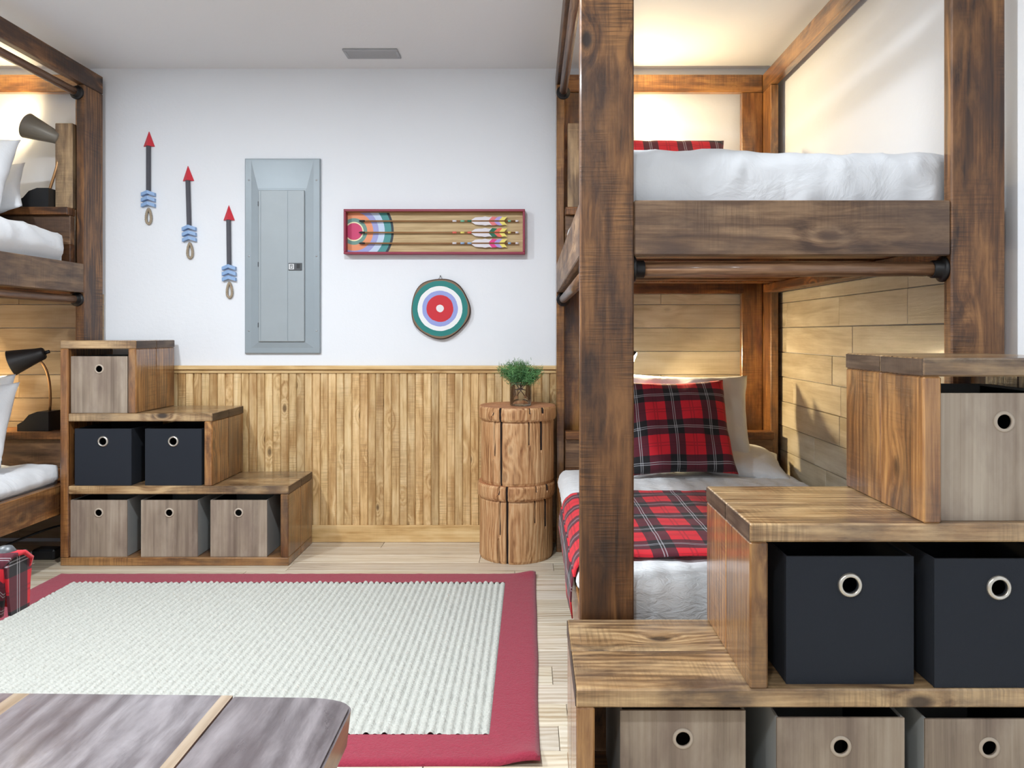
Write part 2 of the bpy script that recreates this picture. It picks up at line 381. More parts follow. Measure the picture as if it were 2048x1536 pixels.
# ------------------------------------------------------------------ bunk beds
def flange(parent, c, axis):
    me = lathe([(.0005, 0), (.034, 0), (.034, .006), (.030, .009), (.0235, .011), (.0235, .03), (.0195, .032)], 28)
    R = {'+x': Matrix.Rotation(PI/2, 4, 'Y'), '-x': Matrix.Rotation(-PI/2, 4, 'Y'), '+y': Matrix.Rotation(-PI/2, 4, 'X'), '-y': Matrix.Rotation(PI/2, 4, 'X')}[axis]
    return mesh_obj('flange', me, M_BLACK, parent, T(*c) @ R, smooth=True)
def grab_bar(bed, a, b, r=.0195):
    a = Vector(a); b = Vector(b); d = (b-a); L = d.length; c = (a+b)/2
    me = lathe([(.0005, -L/2), (r, -L/2), (r, L/2), (.0005, L/2)], 20)
    # grain runs along local x: turn the lathe so that its axis is x
    me.transform(Matrix.Rotation(PI/2, 4, 'Y'))
    R = Matrix.Identity(4) if abs(d.x) > abs(d.y) else Matrix.Rotation(PI/2, 4, 'Z')
    o = mesh_obj('grab_bar', me, M_PIPE, bed, T(*c) @ R, smooth=True)
    if abs(d.x) > abs(d.y): flange(o, a, '+x' if d.x > 0 else '-x'); flange(o, b, '-x' if d.x > 0 else '+x')
    else: flange(o, a, '+y'); flange(o, b, '-y')
    return o
def bunk(xa, xw, label):
    s = 1 if xw > xa else -1; Wd = abs(xw-xa); X = lambda t: xa+s*t
    y0, y1 = 1.93, 3.866
    bed = empty('bunk_bed', ((xa+xw)/2, (y0+y1)/2, 0), label, 'bunk bed')
    def bd(name, t0, t1, ya, yb, za, zb, mat=M_BED, tint=None, par=None, **kw):
        return board(name, par or bed, (X(t0), ya, za), (X(t1), yb, zb), mat, tint=tint, **kw)
    # foot posts (faces to the viewer)
    bd('post', 0, .139, y0, y0+.038, 0, 2.40, tint=(.86, .80, .74), bev=.004)
    bd('post', Wd-.139, Wd, y0, y0+.038, 0, 2.40, tint=(1.05, 1.0, .96), bev=.004)
    # head posts: L of side board and back board; golden tint mimics lamp light
    for (t0, t1, u0, u1) in ((0, .038, .039, .12), (Wd-.038, Wd, Wd-.145, Wd-.039)):
        bd('post', t0, t1, y1-.165, y1-.001, 0, 2.31, mat=M_SIDE if s > 0 else M_BED, tint=(1.0, .95, .86) if s > 0 else (1.15, 1.08, 1.0))
        bd('post_return', u0, u1, y1-.039, y1-.001, 0, 2.31, mat=M_SIDE, tint=(1.05, .95, .72))
    bd('cleat', .055, .142, y1-.167, y1-.13, 1.697, 2.118, tint=(1.55, 1.6, 1.5), mat=M_RAIL)
    # top frame
    zt0, zt1 = 2.312, 2.402
    bd('top_beam', 0, .038, y0+.039, y1, zt0, zt1, tint=(1.0, .95, .92)); bd('top_beam', Wd-.038, Wd, y0+.039, y1, zt0, zt1, mat=M_SIDE, tint=(1.05, 1.02, .92))
    tb = bd('top_beam', .039, Wd-.039, y1-.039, y1-.001, zt0, zt1, mat=M_SIDE, tint=(1.15, 1.05, .78))  # golden tint paints the lamp's glow on the head beam
    for dz in (.028, .062):
        mesh_obj('plug_hole', lathe([(.0005, -.0015), (.007, -.0015), (.008, 0)], 14), M_CRACK, tb, T(X(Wd-.185), y1-.0395, zt0+dz) @ Matrix.Rotation(PI/2, 4, 'X') @ Matrix.Scale(1.9, 4, (1, 0, 0)))
    bd('top_beam', .14, Wd-.14, y0, y0+.038, zt0, zt1)
    # upper bunk frame; slats and ledgers have orange lamp light tinted in
    z0, z1 = 1.282, 1.4235
    bd('foot_rail', .140, Wd-.140, y0+.002, y0+.040, z0, z1, mat=M_RAIL, tint=(1.0, .95, .92))
    bd('side_rail', 0, .038, y0+.041, y1-.166, z0, z1, mat=M_RAIL, tint=(1.0, .95, .92)); bd('side_rail', Wd-.038, Wd, y0+.041, y1-.166, z0, z1, mat=M_RAIL)
    bd('head_rail', .121, Wd-.146, y1-.077, y1-.040, z0, z1, tint=(1.2, 1, .8))
    bd('ledger', .039, .077, y0+.041, y1-.17, z0+.001, z0+.04, tint=(1.2, 1, .8)); bd('ledger', Wd-.077, Wd-.039, y0+.041, y1-.17, z0+.001, z0+.04, tint=(1.2, 1, .8))
    for i in range(10):
        ys = y0+.075+i*.172; bd('slat', .040, Wd-.040, ys, ys+.089, z0+.041, z0+.060, tint=(1.3, 1.05, .75))
    bd('bunk_board', .040, Wd-.040, y0+.045, y1-.17, z0+.0605, z0+.0705, tint=(1.3, 1.1, .85))
    # lower bunk frame
    zl0, zl1 = .232, .370
    bd('side_rail', 0, .038, y0+.039, y1-.166, zl0, zl1, mat=M_SIDE, tint=(1.0, 1.0, 1.0)); bd('side_rail', Wd-.038, Wd, y0+.039, y1-.166, zl0, zl1)
    bd('foot_rail', .140, Wd-.140, y0+.002, y0+.038, .17, .30, mat=M_RAIL)
    for i in range(10):
        ys = y0+.075+i*.172; bd('slat', .040, Wd-.040, ys, ys+.089, zl0, zl0+.019)
    bd('bunk_board', .040, Wd-.040, y0+.045, y1-.17, zl0+.0195, zl0+.0295)
    # head shelves
    for zs, tnt in ((1.694, (1.15, 1, .85)), (.604, (1.15, 1, .85))):
        bd('shelf', .041, Wd-.041, y1-.235, y1-.167, zs-.038, zs, tint=tnt); bd('shelf', .144, Wd-.147, y1-.166, y1-.040, zs-.038, zs, tint=tnt)
        bd('headboard', .041, Wd-.041, y1-.21, y1-.172, zs-.18, zs-.0385, tint=(.85, .72, .62), mat=M_RAIL)
        bd('headboard', .041, Wd-.041, y1-.21, y1-.172, zs-.33 if zs > 1 else zs-.322, zs-.1805, tint=(.85, .72, .62))
    # grab bars
    tb = .033
    grab_bar(bed, (X(.1395), y0+.026+.012, 1.2486), (X(Wd-.1395), y0+.026+.012, 1.2486))
    grab_bar(bed, (X(tb), y0+.0385, 1.2486), (X(tb), y1-.1655, 1.2486))
    grab_bar(bed, (X(tb), y0+.0385, 2.268), (X(tb), y1-.1655, 2.268))
    return bed, X, Wd
bedR, XRt, WD = bunk(.126, 1.221, 'dark-stained timber bunk bed with thick posts, nearest at right')
bedL, XLt, _ = bunk(-2.206, -3.301, 'dark-stained timber bunk bed at the left edge behind the far steps')

# ------------------------------------------------------------------ bedding
def bedding(name, x0, x1, y0, y1, zt, zb, mat, r=.06, wr=.008, freq=5, seed=0, nx=90, ny=130, edge=.3, tuck=None, drape_a=None):
    """soft slab with rounded edges and skirts; drape_a = lower hem z on the low-x side"""
    def path(a, b, n, hb0, hb1):
        pts = []
        for i in range(5): pts.append((a, (zt-r-hb0)*(1-i/5)+r))
        for i in range(7):
            t = PI/2*i/6; pts.append((a+r-r*math.cos(t), r-r*math.sin(t)))
        for i in range(1, n): pts.append((a+r+(b-a-2*r)*i/n, 0))
        for i in range(7):
            t = PI/2*i/6; pts.append((b-r+r*math.sin(t), r-r*math.cos(t)))
        for i in range(1, 6): pts.append((b, r+(zt-r-hb1)*i/5))
        return pts
    px = path(x0, x1, nx, drape_a if drape_a is not None else zb, zb); py = path(y0, y1, ny, zb, zb)
    vs = []; N = len(px); Mn = len(py); cx, cy = (x0+x1)/2, (y0+y1)/2; uv = []
    off = Vector((seed*11.3, seed*5.1, seed*3.7))
    for (yy, dy) in py:
        for (xx, dx) in px:
            z = zt-max(dx, dy)
            # round the plan corners
            ex = max(0, abs(xx-cx)-((x1-x0)/2-.10))/.10; ey = max(0, abs(yy-cy)-((y1-y0)/2-.10))/.10
            q = math.hypot(ex, ey)
            X2, Y2 = xx, yy
            if q > 1 and ex > 0 and ey > 0:
                kk = 1/q; X2 = cx+math.copysign((x1-x0)/2-.10+.10*ex*kk, xx-cx); Y2 = cy+math.copysign((y1-y0)/2-.10+.10*ey*kk, yy-cy)
            p = Vector((X2*freq, Y2*freq*.8, z*freq*1.2))+off
            n1 = noise.noise(p); n2 = 1-abs(noise.noise(p*1.9+Vector((3, 1, 2)))*2); n3 = noise.noise(p*5)
            d = wr*(n1*1.1+n2*.7+n3*.25)
            top = 1-min(1, max(dx, dy)/r)
            dome = .018*top*(1-((X2-cx)/((x1-x0)/2))**4)*(1-((Y2-cy)/((y1-y0)/2))**4)
            z2 = z+d*(.35+.65*top)+dome
            sx = (1-top)*d*.8
            X2 += math.copysign(sx, X2-cx) if dx > dy else 0; Y2 += math.copysign(sx, Y2-cy) if dy >= dx else 0
            if tuck and z2 < tuck+.012: X2 = min(x1-.035, max(x0+.035, X2)); z2 -= .004
            vs.append((X2, Y2, z2))
    fs = [(j*N+i, j*N+i+1, (j+1)*N+i+1, (j+1)*N+i) for j in range(Mn-1) for i in range(N-1)]
    me = pd(vs, fs, name); o = mesh_obj(name, me, mat, None, Matrix.Identity(4), smooth=True)
    return o
q1 = bedding('quilt', .127, 1.205, 1.985, 3.60, .432, .30, M_QUILT, r=.05, wr=.006, freq=7, seed=1, drape_a=.385)
tag(q1, 'white crinkled quilt on the lower bunk under the plaid throw', 'quilt')
q2 = bedding('comforter', .175, 1.165, 1.985, 3.63, 1.562, 1.36, M_SHEET, r=.05, wr=.016, freq=4.5, seed=2)
tag(q2, 'white puffy comforter on the upper bunk nearest at right', 'comforter')
q3 = bedding('comforter', -3.27, -2.222, 1.985, 3.63, 1.575, 1.36, M_SHEET, r=.085, wr=.012, freq=4.5, seed=3, tuck=1.43)
tag(q3, 'white comforter on the upper bunk at the left edge', 'comforter')
q4 = bedding('comforter', -3.27, -2.226, 1.985, 3.60, .455, .28, M_SHEET, r=.06, wr=.009, freq=5, seed=4, tuck=.378)
tag(q4, 'white comforter on the lower bunk at the left edge', 'comforter')
# plaid throw across the right lower bunk: follows the quilt, hangs over the aisle side
def throw():
    ya, yb = 2.10, 2.93; n = 70; m = 46; vs = []; uv = []
    zt = .456
    xs = []; L = 0; prev = None
    prof = [(.112, .285), (.108, .33), (.1105, .37), (.117, .405)]
    for i in range(9):
        t = PI/2*i/8; prof.append((.121+.052-.052*math.cos(t), zt-.052+.052*math.sin(t)))
    nf = n-len(prof)
    for i in range(1, nf+1): prof.append((.173+(1.185-.173)*i/nf, zt))
    arc = [0]
    for i in range(1, len(prof)): arc.append(arc[-1]+math.hypot(prof[i][0]-prof[i-1][0], prof[i][1]-prof[i-1][1]))
    for j in range(m):
        y = ya+(yb-ya)*j/(m-1)
        for i, (x, z) in enumerate(prof):
            p = Vector((x*6, y*5, z*4)); h = noise.noise(p)*.006+noise.noise(p*2.7)*.003
            wob = .012*noise.noise(Vector((x*4, 7, j > m/2)))
            dome = .016*(1-((x-.666)/.54)**4)*(1-((y-2.79)/.81)**4) if x > .15 else 0
            ed = -.004 if j in (0, m-1) else 0
            vs.append((x+(h if z < .42 else 0), y+wob, z+(h if z > .42 else 0)+max(0, dome)+ed)); uv.append((arc[i]*1.0, y-ya))
    K = len(prof); fs = [(j*K+i, j*K+i+1, (j+1)*K+i+1, (j+1)*K+i) for j in range(m-1) for i in range(K-1)]
    me = pd(vs, fs, 'throw'); ul = me.uv_layers.new(name='UVMap')
    for lp in me.loops: ul.data[lp.index].uv = uv[lp.vertex_index]
    o = mesh_obj('throw_blanket', me, M_PLAIDR, None, Matrix.Identity(4), smooth=True)
    md = o.modifiers.new('thickness', 'SOLIDIFY'); md.thickness = .004; md.offset = -1
    tag(o, 'red and black plaid throw laid across the lower white quilt', 'blanket')
throw()
def pillow(name, M, w, h, t, mat, label, seed=0, group=None):
    n = 36; vs = []; uv = []
    for side in (1, -1):
        for j in range(n+1):
            for i in range(n+1):
                u = -1+2*i/n; v = -1+2*j/n
                pin = 1-.07*(1-v*v)*abs(u)**2; pin2 = 1-.07*(1-u*u)*abs(v)**2
                x = u*w/2*pin; y = v*h/2*pin2
                prof = max(0, (1-abs(u)**2.6)*(1-abs(v)**2.6))**.5
                nz = noise.noise(Vector((x*7+seed*9, y*7, side*3+seed)))*.016+noise.noise(Vector((x*17+seed*9, y*17, side*3+seed)))*.006
                z = side*(t/2*prof)+nz*min(1, prof*1.6)
                x += .006*noise.noise(Vector((u*3, v*3, seed+.5)))*(1 if abs(u) > .8 or abs(v) > .8 else 0)
                vs.append((x, y, z)); uv.append((x+5, y+5+(.075 if seed == 4 else 0)))
    N = n+1; fs = []
    for j in range(n):
        for i in range(n):
            a = j*N+i; fs.append((a, a+1, a+N+1, a+N)); b = N*N+a; fs.append((b, b+N, b+N+1, b+1))
    me = pd(vs, fs, name); ul = me.uv_layers.new(name='UVMap')
    for lp in me.loops: ul.data[lp.index].uv = uv[lp.vertex_index]
    bm = bmesh.new(); bm.from_mesh(me); bmesh.ops.remove_doubles(bm, verts=bm.verts, dist=.0004); bm.to_mesh(me); bm.free()
    o = mesh_obj(name, me, mat, None, M, smooth=True)
    return tag(o, label, 'pillow', group)
def lean(x, yb, zb, h, tilt, yaw=0, roll=0):
    """pillow standing on its lower edge at (x,yb,zb), leaning back by tilt"""
    R = Matrix.Rotation(yaw, 4, 'Z') @ Matrix.Rotation(PI/2-tilt, 4, 'X') @ Matrix.Rotation(roll, 4, 'Z')
    return T(x, yb, zb) @ R @ T(0, h/2, 0)
pillow('pillow', lean(.66, 3.235, .468, .45, .50, .0, .02), .47, .45, .12, M_PLAID, 'square red and black plaid pillow on the lower right bunk', 1)
pillow('pillow', lean(.71, 3.40, .475, .44, .36, -.02, -.02), .60, .44, .12, M_SHEET, 'white pillow standing behind the plaid pillow on the lower bunk', 2)
pillow('pillow', T(.935, 3.455, .50) @ Matrix.Rotation(-.1, 4, 'Z') @ Matrix.Rotation(.22, 4, 'X') @ Matrix.Rotation(.16, 4, 'Y'), .46, .34, .12, M_SHEET, 'white pillow lying flat beside the plaid pillow on the lower bunk', 3)
pillow('pillow', lean(.58, 3.36, 1.62, .43, .50), .68, .43, .13, M_PLAID, 'plaid pillow peeking above the comforter on the upper right bunk', 4)
pillow('pillow', lean(-2.60, 3.30, 1.60, .42, .42, .12, .0), .48, .42, .13, M_SHEET, 'white pillow standing upright on the upper left bunk', 5)
pillow('pillow', lean(-2.62, 3.47, 1.615, .30, .62, .0, .34), .50, .32, .12, M_SHEET, 'white pillow slumped toward the lamp on the upper left bunk', 6)
pillow('pillow', lean(-2.66, 3.40, .48, .42, .32, .05, .04), .50, .42, .13, M_SHEET, 'white pillow at the back of the lower left bunk', 7)
pillow('pillow', lean(-2.54, 3.22, .478, .40, .45, .0, .10), .52, .40, .15, M_SHEET, 'white pillow in front on the lower left bunk', 8)

# ------------------------------------------------------------------ lamps
def lamp(base, neck_top, tip, label, mirror, power, upper=False, shade=None):
    bx, by, bz = base
    e = empty('desk_lamp', base, label, 'lamp', 'bunk reading lamps')
    s = 1 if mirror > 0 else -1
    # organiser base: tall block beside a lower stepped tray
    prof = [(-.076*s, 0), (.076*s, 0), (.076*s, .095), (.02*s, .095), (-.02*s, .08), (-.048*s, .048), (-.076*s, .032)]
    b = mesh_obj('base', prism(prof, -.05, .05), M_BLACKP, e, T(bx, by, bz))
    nb = (bx+.05*s, by, bz+.09)
    npt = Vector(neck_top); tp = Vector(tip); ax = (tp-npt).normalized(); L = (tp-npt).length
    if not upper: pts = bez(nb, (nb[0]+.015*s, by, bz+.25), (nb[0]-.02*s, by, npt.z-.03), npt+ax*.05-Vector((0, 0, .012)))
    else: pts = bez(nb, (nb[0]+.012*s, by, bz+.15), (npt.x+.02*s, by, npt.z-.12), npt+ax*.012-Vector((0, 0, .02)))
    mesh_obj('gooseneck', tube(pts, .0065, 10), M_BRASS, e, Matrix.Identity(4), smooth=True)
    R = ax.to_track_quat('Z', 'Y').to_matrix().to_4x4()
    sh = mesh_obj('lamp_shade', lathe([(.0005, 0), (.024, 0), (.030, .006), (.034, .03), (.062, L-.002), (.063, L), (.060, L-.001), (.032, .032), (.0005, .03)], 36), shade or M_SHADE, e, T(*npt) @ R, smooth=True)
    mesh_obj('shade_lining', lathe([(.0595, L-.003), (.0315, .034), (.0005, .0335)], 36), M_SHADEIN, sh, T(*npt) @ R, smooth=True)
    mesh_obj('switch_knob', lathe([(.0005, -.022), (.008, -.022), (.009, 0), (.0005, 0)], 14), M_BLACKP, sh, T(*npt) @ R, smooth=True)
    bm = bmesh.new(); bmesh.ops.create_uvsphere(bm, u_segments=16, v_segments=10, radius=.022)
    mesh_obj('bulb', bm_mesh(bm), M_BULB, sh, T(*(npt+ax*(L*.58))), smooth=True)
    ld = bpy.data.lights.new('bulb_light', 'POINT'); ld.energy = power; ld.color = LAMP_COL; ld.shadow_soft_size = .024
    place(bpy.data.objects.new('bulb_light', ld), T(*(npt+ax*(L*.58+.024))), e)
    # cord down behind the shelf
    c = bez((bx+.04*s, by+.052, bz+.02), (bx+.055*s, by+.09, bz+.04), (bx+.05*s, YW-.03, bz+.12), (bx+.03*s, YW-.02, bz+.34 if not upper else bz+.30), 12)
    mesh_obj('cord', tube(c, .0028, 6), M_CORD, e, Matrix.Identity(4), smooth=True)
lamp((-2.425, 3.70, .604), (-2.386, 3.68, .985), (-2.515, 3.63, .937), 'black gooseneck desk lamp on the lower shelf of the left bunk', 1, LAMP_W)
lamp((-2.425, 3.70, 1.694), (-2.335, 3.72, 2.045), (-2.485, 3.70, 2.105), 'grey cone lamp glowing on the upper shelf of the left bunk', 1, LAMP_W*.8, True, plain('grey_lamp_shade', srgb(120, 114, 104), .45, .2))
lamp((.345, 3.70, .604), (.335, 3.67, 1.02), (.485, 3.62, .935), 'black lamp half hidden by the thick post on the lower right bunk', -1, LAMP_W*1.2)
lamp((.345, 3.70, 1.694), (.335, 3.72, 2.06), (.452, 3.69, 2.095), 'lamp hidden behind the comforter on the upper right bunk', -1, LAMP_W*.9, True)

# ------------------------------------------------------------------ stepped storage stairs
RUN, RISE, BT, DEP = .354, .338, .038, .376
def stairs(xlow, s, yf, base_t, label):
    X = lambda u: xlow+s*u
    tot = RUN*3
    e = empty('storage_stairs', (X(tot/2), yf+DEP/2, 0), label, 'stairs', 'stepped storage stairs')
    half = DEP/2
    def two(name, u0, u1, z0, z1, mat, axis, t1=None, t2=None):
        for h, tnt in ((0, t1), (1, t2)):
            f = random.uniform(.9, 1.08)
            tn = tnt or (f, f, f)
            board(name, e, (X(u0), yf+h*half+(.0008 if h else 0), z0), (X(u1), yf+(h+1)*half, z1), mat, axis=axis, bev=.0035, tint=tn)
    two('base_board', 0, tot, 0, base_t, M_SIDE, 0)
    zt = [base_t+.295+BT+i*RISE for i in range(3)]
    two('end_panel', tot-BT, tot, base_t+.0003, zt[2]-BT-.0003, M_SIDE, 2, (.82, .75, .7))
    zprev = base_t
    for i in range(3):
        u0 = RUN*i
        two('tread', u0, tot-(BT+.0005 if i < 2 else 0), zt[i]-BT, zt[i], M_STEP, 0, (.95, .93, .9))
        two('side_panel', u0+.0005, u0+BT, zprev+.0003, zt[i]-BT-.0003, M_SIDE, 2)
        # dark end grain shows on the treads' low ends
        for h in (0, 1):
            board('end_grain', e, (X(u0-.0012), yf+h*half+.003, zt[i]-BT+.002), (X(u0+.001), yf+(h+1)*half-.003, zt[i]-.002), M_RAIL, axis=1, bev=.0004, tint=(.45, .45, .5))
        zprev = zt[i]
    return e, zt
YL = 3.484; YRt = 1.53
stL, ztL = stairs(-1.1265, -1, YL, .038, 'three-step wooden storage stairs against the back wall, left')
stR, ztR = stairs(.092, 1, YRt, .021, 'three-step wooden storage stairs close to the camera, right')

# ------------------------------------------------------------------ storage bins
def hole_panel(wd, ht, th, cx, cz, r, n=32):
    """upright slab in xz (front at y=0) with a round hole"""
    vs = []; fs = []
    x0, x1, z0, z1 = -wd/2, wd/2, 0, ht
    for yy in (0, th):
        for i in range(n):
            a = 2*PI*i/n; c, s_ = math.cos(a), math.sin(a); vs.append((cx+r*c, yy, cz+r*s_))
        for i in range(n):
            a = 2*PI*(i)/n; c, s_ = math.cos(a), math.sin(a)
            ts = []
            if c > 1e-6: ts.append((x1-cx)/c)
            if c < -1e-6: ts.append((x0-cx)/c)
            if s_ > 1e-6: ts.append((z1-cz)/s_)
            if s_ < -1e-6: ts.append((z0-cz)/s_)
            t = min(ts); vs.append([cx+t*c, yy, cz+t*s_])
    for base in (0, 2*n):  # snap nearest outer points to the corners
        for (X_, Z_) in ((x0, z0), (x1, z0), (x1, z1), (x0, z1)):
            b = min(range(n), key=lambda i: (vs[base+n+i][0]-X_)**2+(vs[base+n+i][2]-Z_)**2); vs[base+n+b] = [X_, vs[base+n+b][1], Z_]
    for i in range(n):
        j = (i+1) % n
        fs += [(i, j, n+j, n+i), (2*n+i, 3*n+i, 3*n+j, 2*n+j), (i, 2*n+i, 2*n+j, j), (n+i, n+j, 3*n+j, 3*n+i)]
    bm = bmesh.new(); bv = [bm.verts.new(v) for v in vs]
    for f in fs: bm.faces.new([bv[i] for i in f])
    return bm_mesh(bm, 'front')
BS = .264
_binm = {}
def bin_(x, yf, z, kind, label, rot=0, hv=.215):
    """x = centre of the front; the front faces -y"""
    e = empty('storage_bin', (x, yf, z), label, 'bin', 'fabric storage cubes' if kind == 'black' else 'wood-print storage cubes', rot)
    M0 = W[e]; D = .30; t = .005
    if kind not in _binm:
        fr = hole_panel(BS, BS, t, 0, .205, .0165)
        if kind == 'wood':
            fr.transform(Matrix.Rotation(PI/2, 4, 'Y')); fr.materials.append(M_BIN)
        else:
            fr.materials.append(M_CLOTHB)
        _binm[kind] = (fr, lathe([(.0165, .0), (.0165, .0035), (.019, .006), (.0235, .0045), (.0255, .0), (.0255, -.0005)] if kind == 'black' else [(.0150, .0), (.0150, .002), (.017, .003), (.0215, .002), (.022, -.0005)], 32))
    fr, gr = _binm[kind]
    Mf = M0 @ Matrix.Rotation(-PI/2, 4, 'Y') if kind == 'wood' else M0
    f = mesh_obj('front_panel', fr, None, e, Mf)
    g = mesh_obj('grommet', gr, M_GROM if kind == 'black' else M_GROMW, f, M0 @ T(0, -.0002, .205) @ Matrix.Rotation(PI/2, 4, 'X'), smooth=True)
    ms = M_CLOTHB if kind == 'black' else M_BINSIDE
    for sx in (-1, 1):
        nm = 'side_panel'; cx = sx*(BS/2-t/2)
        o = bpy.data.objects.new(nm, box_mesh(t, D-2*t, BS, .0012, ms)); place(o, M0 @ T(cx, D/2, BS/2), e)
        o = bpy.data.objects.new('lining', box_mesh(.001, D-2*t-.004, BS-.01, 0, M_INBIN)); place(o, M0 @ T(sx*(BS/2-t-.001), D/2, BS/2), e)
    o = bpy.data.objects.new('back_panel', box_mesh(BS, t, BS, .0012, ms)); place(o, M0 @ T(0, D-t/2, BS/2), e)
    o = bpy.data.objects.new('bottom_panel', box_mesh(BS-2*t-.001, D-2*t-.001, t, 0, M_INBIN)); place(o, M0 @ T(0, D/2, t/2+.0005), e)
yb = 3.500
h_ = BS/2
bin_(-2.149+h_, yb, .0385, 'wood', 'greige wood-print cube at left in the lowest row of the far stairs')
bin_(-1.820+h_, yb, .0385, 'wood', 'middle greige wood-print cube in the lowest row of the far stairs')
bin_(-1.496+h_, yb, .0385, 'wood', 'greige wood-print cube at right in the lowest row of the far stairs')
bin_(-2.129+h_, yb, ztL[0]+.0005, 'black', 'black fabric cube at left on the middle row of the far stairs')
bin_(-1.801+h_, yb, ztL[0]+.0005, 'black', 'black fabric cube at right on the middle row of the far stairs')
bin_(-2.147+h_, yb, ztL[1]+.0005, 'wood', 'single greige wood-print cube in the top step of the far stairs')
bin_(.188+h_, 1.580, .0215, 'wood', 'wood-print cube under the lowest near step, closest to the rug')
bin_(.508+h_, 1.550, .0215, 'wood', 'wood-print cube in the middle of the lowest row, near stairs')
bin_(.812+h_, 1.545, .0215, 'wood', 'wood-print cube at the right edge of the lowest row, near stairs')
bin_(.528+h_, 1.552, ztR[0]+.0005, 'black', 'large black fabric cube beside the near second step panel')
bin_(.826+h_, 1.536, ztR[0]+.0005, 'black', 'black fabric cube cut by the right edge of the photo')
bin_(.8475+h_, 1.553, ztR[1]+.0005, 'wood', 'wood-print cube under the top near step at the right edge')

# ------------------------------------------------------------------ rug
def rug():
    RX0, RX1, RY0, RY1 = -2.105, .022, 1.868, 3.352; bd_ = .133; th = .011
    e = empty('area_rug', ((RX0+RX1)/2, (RY0+RY1)/2, 0), 'ivory woven rug with a wide maroon border', 'rug')
    # border: grid ring with a curling corner at front right
    nx, ny = 150, 110; vs = []; idx = {}; fs = []
    xs = [RX0+(RX1-RX0)*i/nx for i in range(nx+1)]; ys = [RY0+(RY1-RY0)*j/ny for j in range(ny+1)]
    xs = sorted(set(xs+[RX0+bd_, RX1-bd_])); ys = sorted(set(ys+[RY0+bd_, RY1-bd_]))
    def zc(x, y):
        d = min(x-RX0, RX1-x, y-RY0, RY1-y); z = th*min(1, .35+d/.012)
        c = math.hypot(x-(RX1-.02), y-(RY0+.0)); z += .020*math.exp(-(c/.07)**2)
        c = math.hypot(x-(RX1-.02), y-RY1); z += .014*math.exp(-(c/.05)**2)
        return z+.0012*noise.noise(Vector((x*40, y*40, 0)))
    def V(i, j):
        if (i, j) not in idx:
            x, y = xs[i], ys[j]; wob = .004*noise.noise(Vector((x*3, y*3, 5)))
            edge_x = i in (0, len(xs)-1); edge_y = j in (0, len(ys)-1)
            idx[i, j] = len(vs); vs.append((x+(wob if edge_x else 0), y+(wob if edge_y else 0), zc(x, y)))
        return idx[i, j]
    for j in range(len(ys)-1):
        for i in range(len(xs)-1):
            mx, my = (xs[i]+xs[i+1])/2, (ys[j]+ys[j+1])/2
            if RX0+bd_ < mx < RX1-bd_ and RY0+bd_ < my < RY1-bd_: continue
            fs.append((V(i, j), V(i+1, j), V(i+1, j+1), V(i, j+1)))
    # skirt to the floor
    nxs, nys = len(xs)-1, len(ys)-1
    rim = [(i, 0) for i in range(nxs)]+[(nxs, j) for j in range(nys)]+[(i, nys) for i in range(nxs, 0, -1)]+[(0, j) for j in range(nys, 0, -1)]
    low = {}
    for q in rim: v = vs[V(*q)]; low[q] = len(vs); vs.append((v[0], v[1], max(.0006, v[2]-.0075)))
    for a, b in zip(rim, rim[1:]+rim[:1]): fs.append((V(*a), low[a], low[b], V(*b)))
    mesh_obj('border', pd(vs, fs, 'border'), M_RUGB, e, Matrix.Identity(4), smooth=True)
    # woven centre: ribs of loops
    ax0, ax1, ay0, ay1 = RX0+bd_-.002, RX1-bd_+.002, RY0+bd_-.002, RY1-bd_+.002
    ribs = 76; rw = (ax1-ax0)/ribs; loops = int((ay1-ay0)/.0125); per = 4; cs = 6
    NX, NY = ribs*cs+1, loops*per+1; vs = []
    rl = [random.random() for _ in range(ribs+1)]
    jit = [[random.random() for _ in range(loops+1)] for _ in range(ribs+1)]
    for j in range(NY):
        y = ay0+(ay1-ay0)*j/(NY-1)
        for i in range(NX):
            x = ax0+(ax1-ax0)*i/(NX-1); r_ = min(ribs-1, i//cs); ph = (i % cs)/cs
            prof = math.sin(PI*ph)**.6 if 0 < ph < 1 else 0
            t = (j/per+rl[r_]*.9) ; lp = abs(math.sin(PI*t))**.55
            jj = jit[r_][int(min(loops, t))]
            z = th*.2+.0145*prof*(.35+.65*lp)*(.75+.4*jj)
            vs.append((x+.0008*(jj-.5), y, z))
    fs = [(j*NX+i, j*NX+i+1, (j+1)*NX+i+1, (j+1)*NX+i) for j in range(NY-1) for i in range(NX-1)]
    o = mesh_obj('woven_center', pd(vs, fs, 'weave'), M_RUGW, e, Matrix.Identity(4), smooth=True); o['kind'] = 'stuff'
rug()

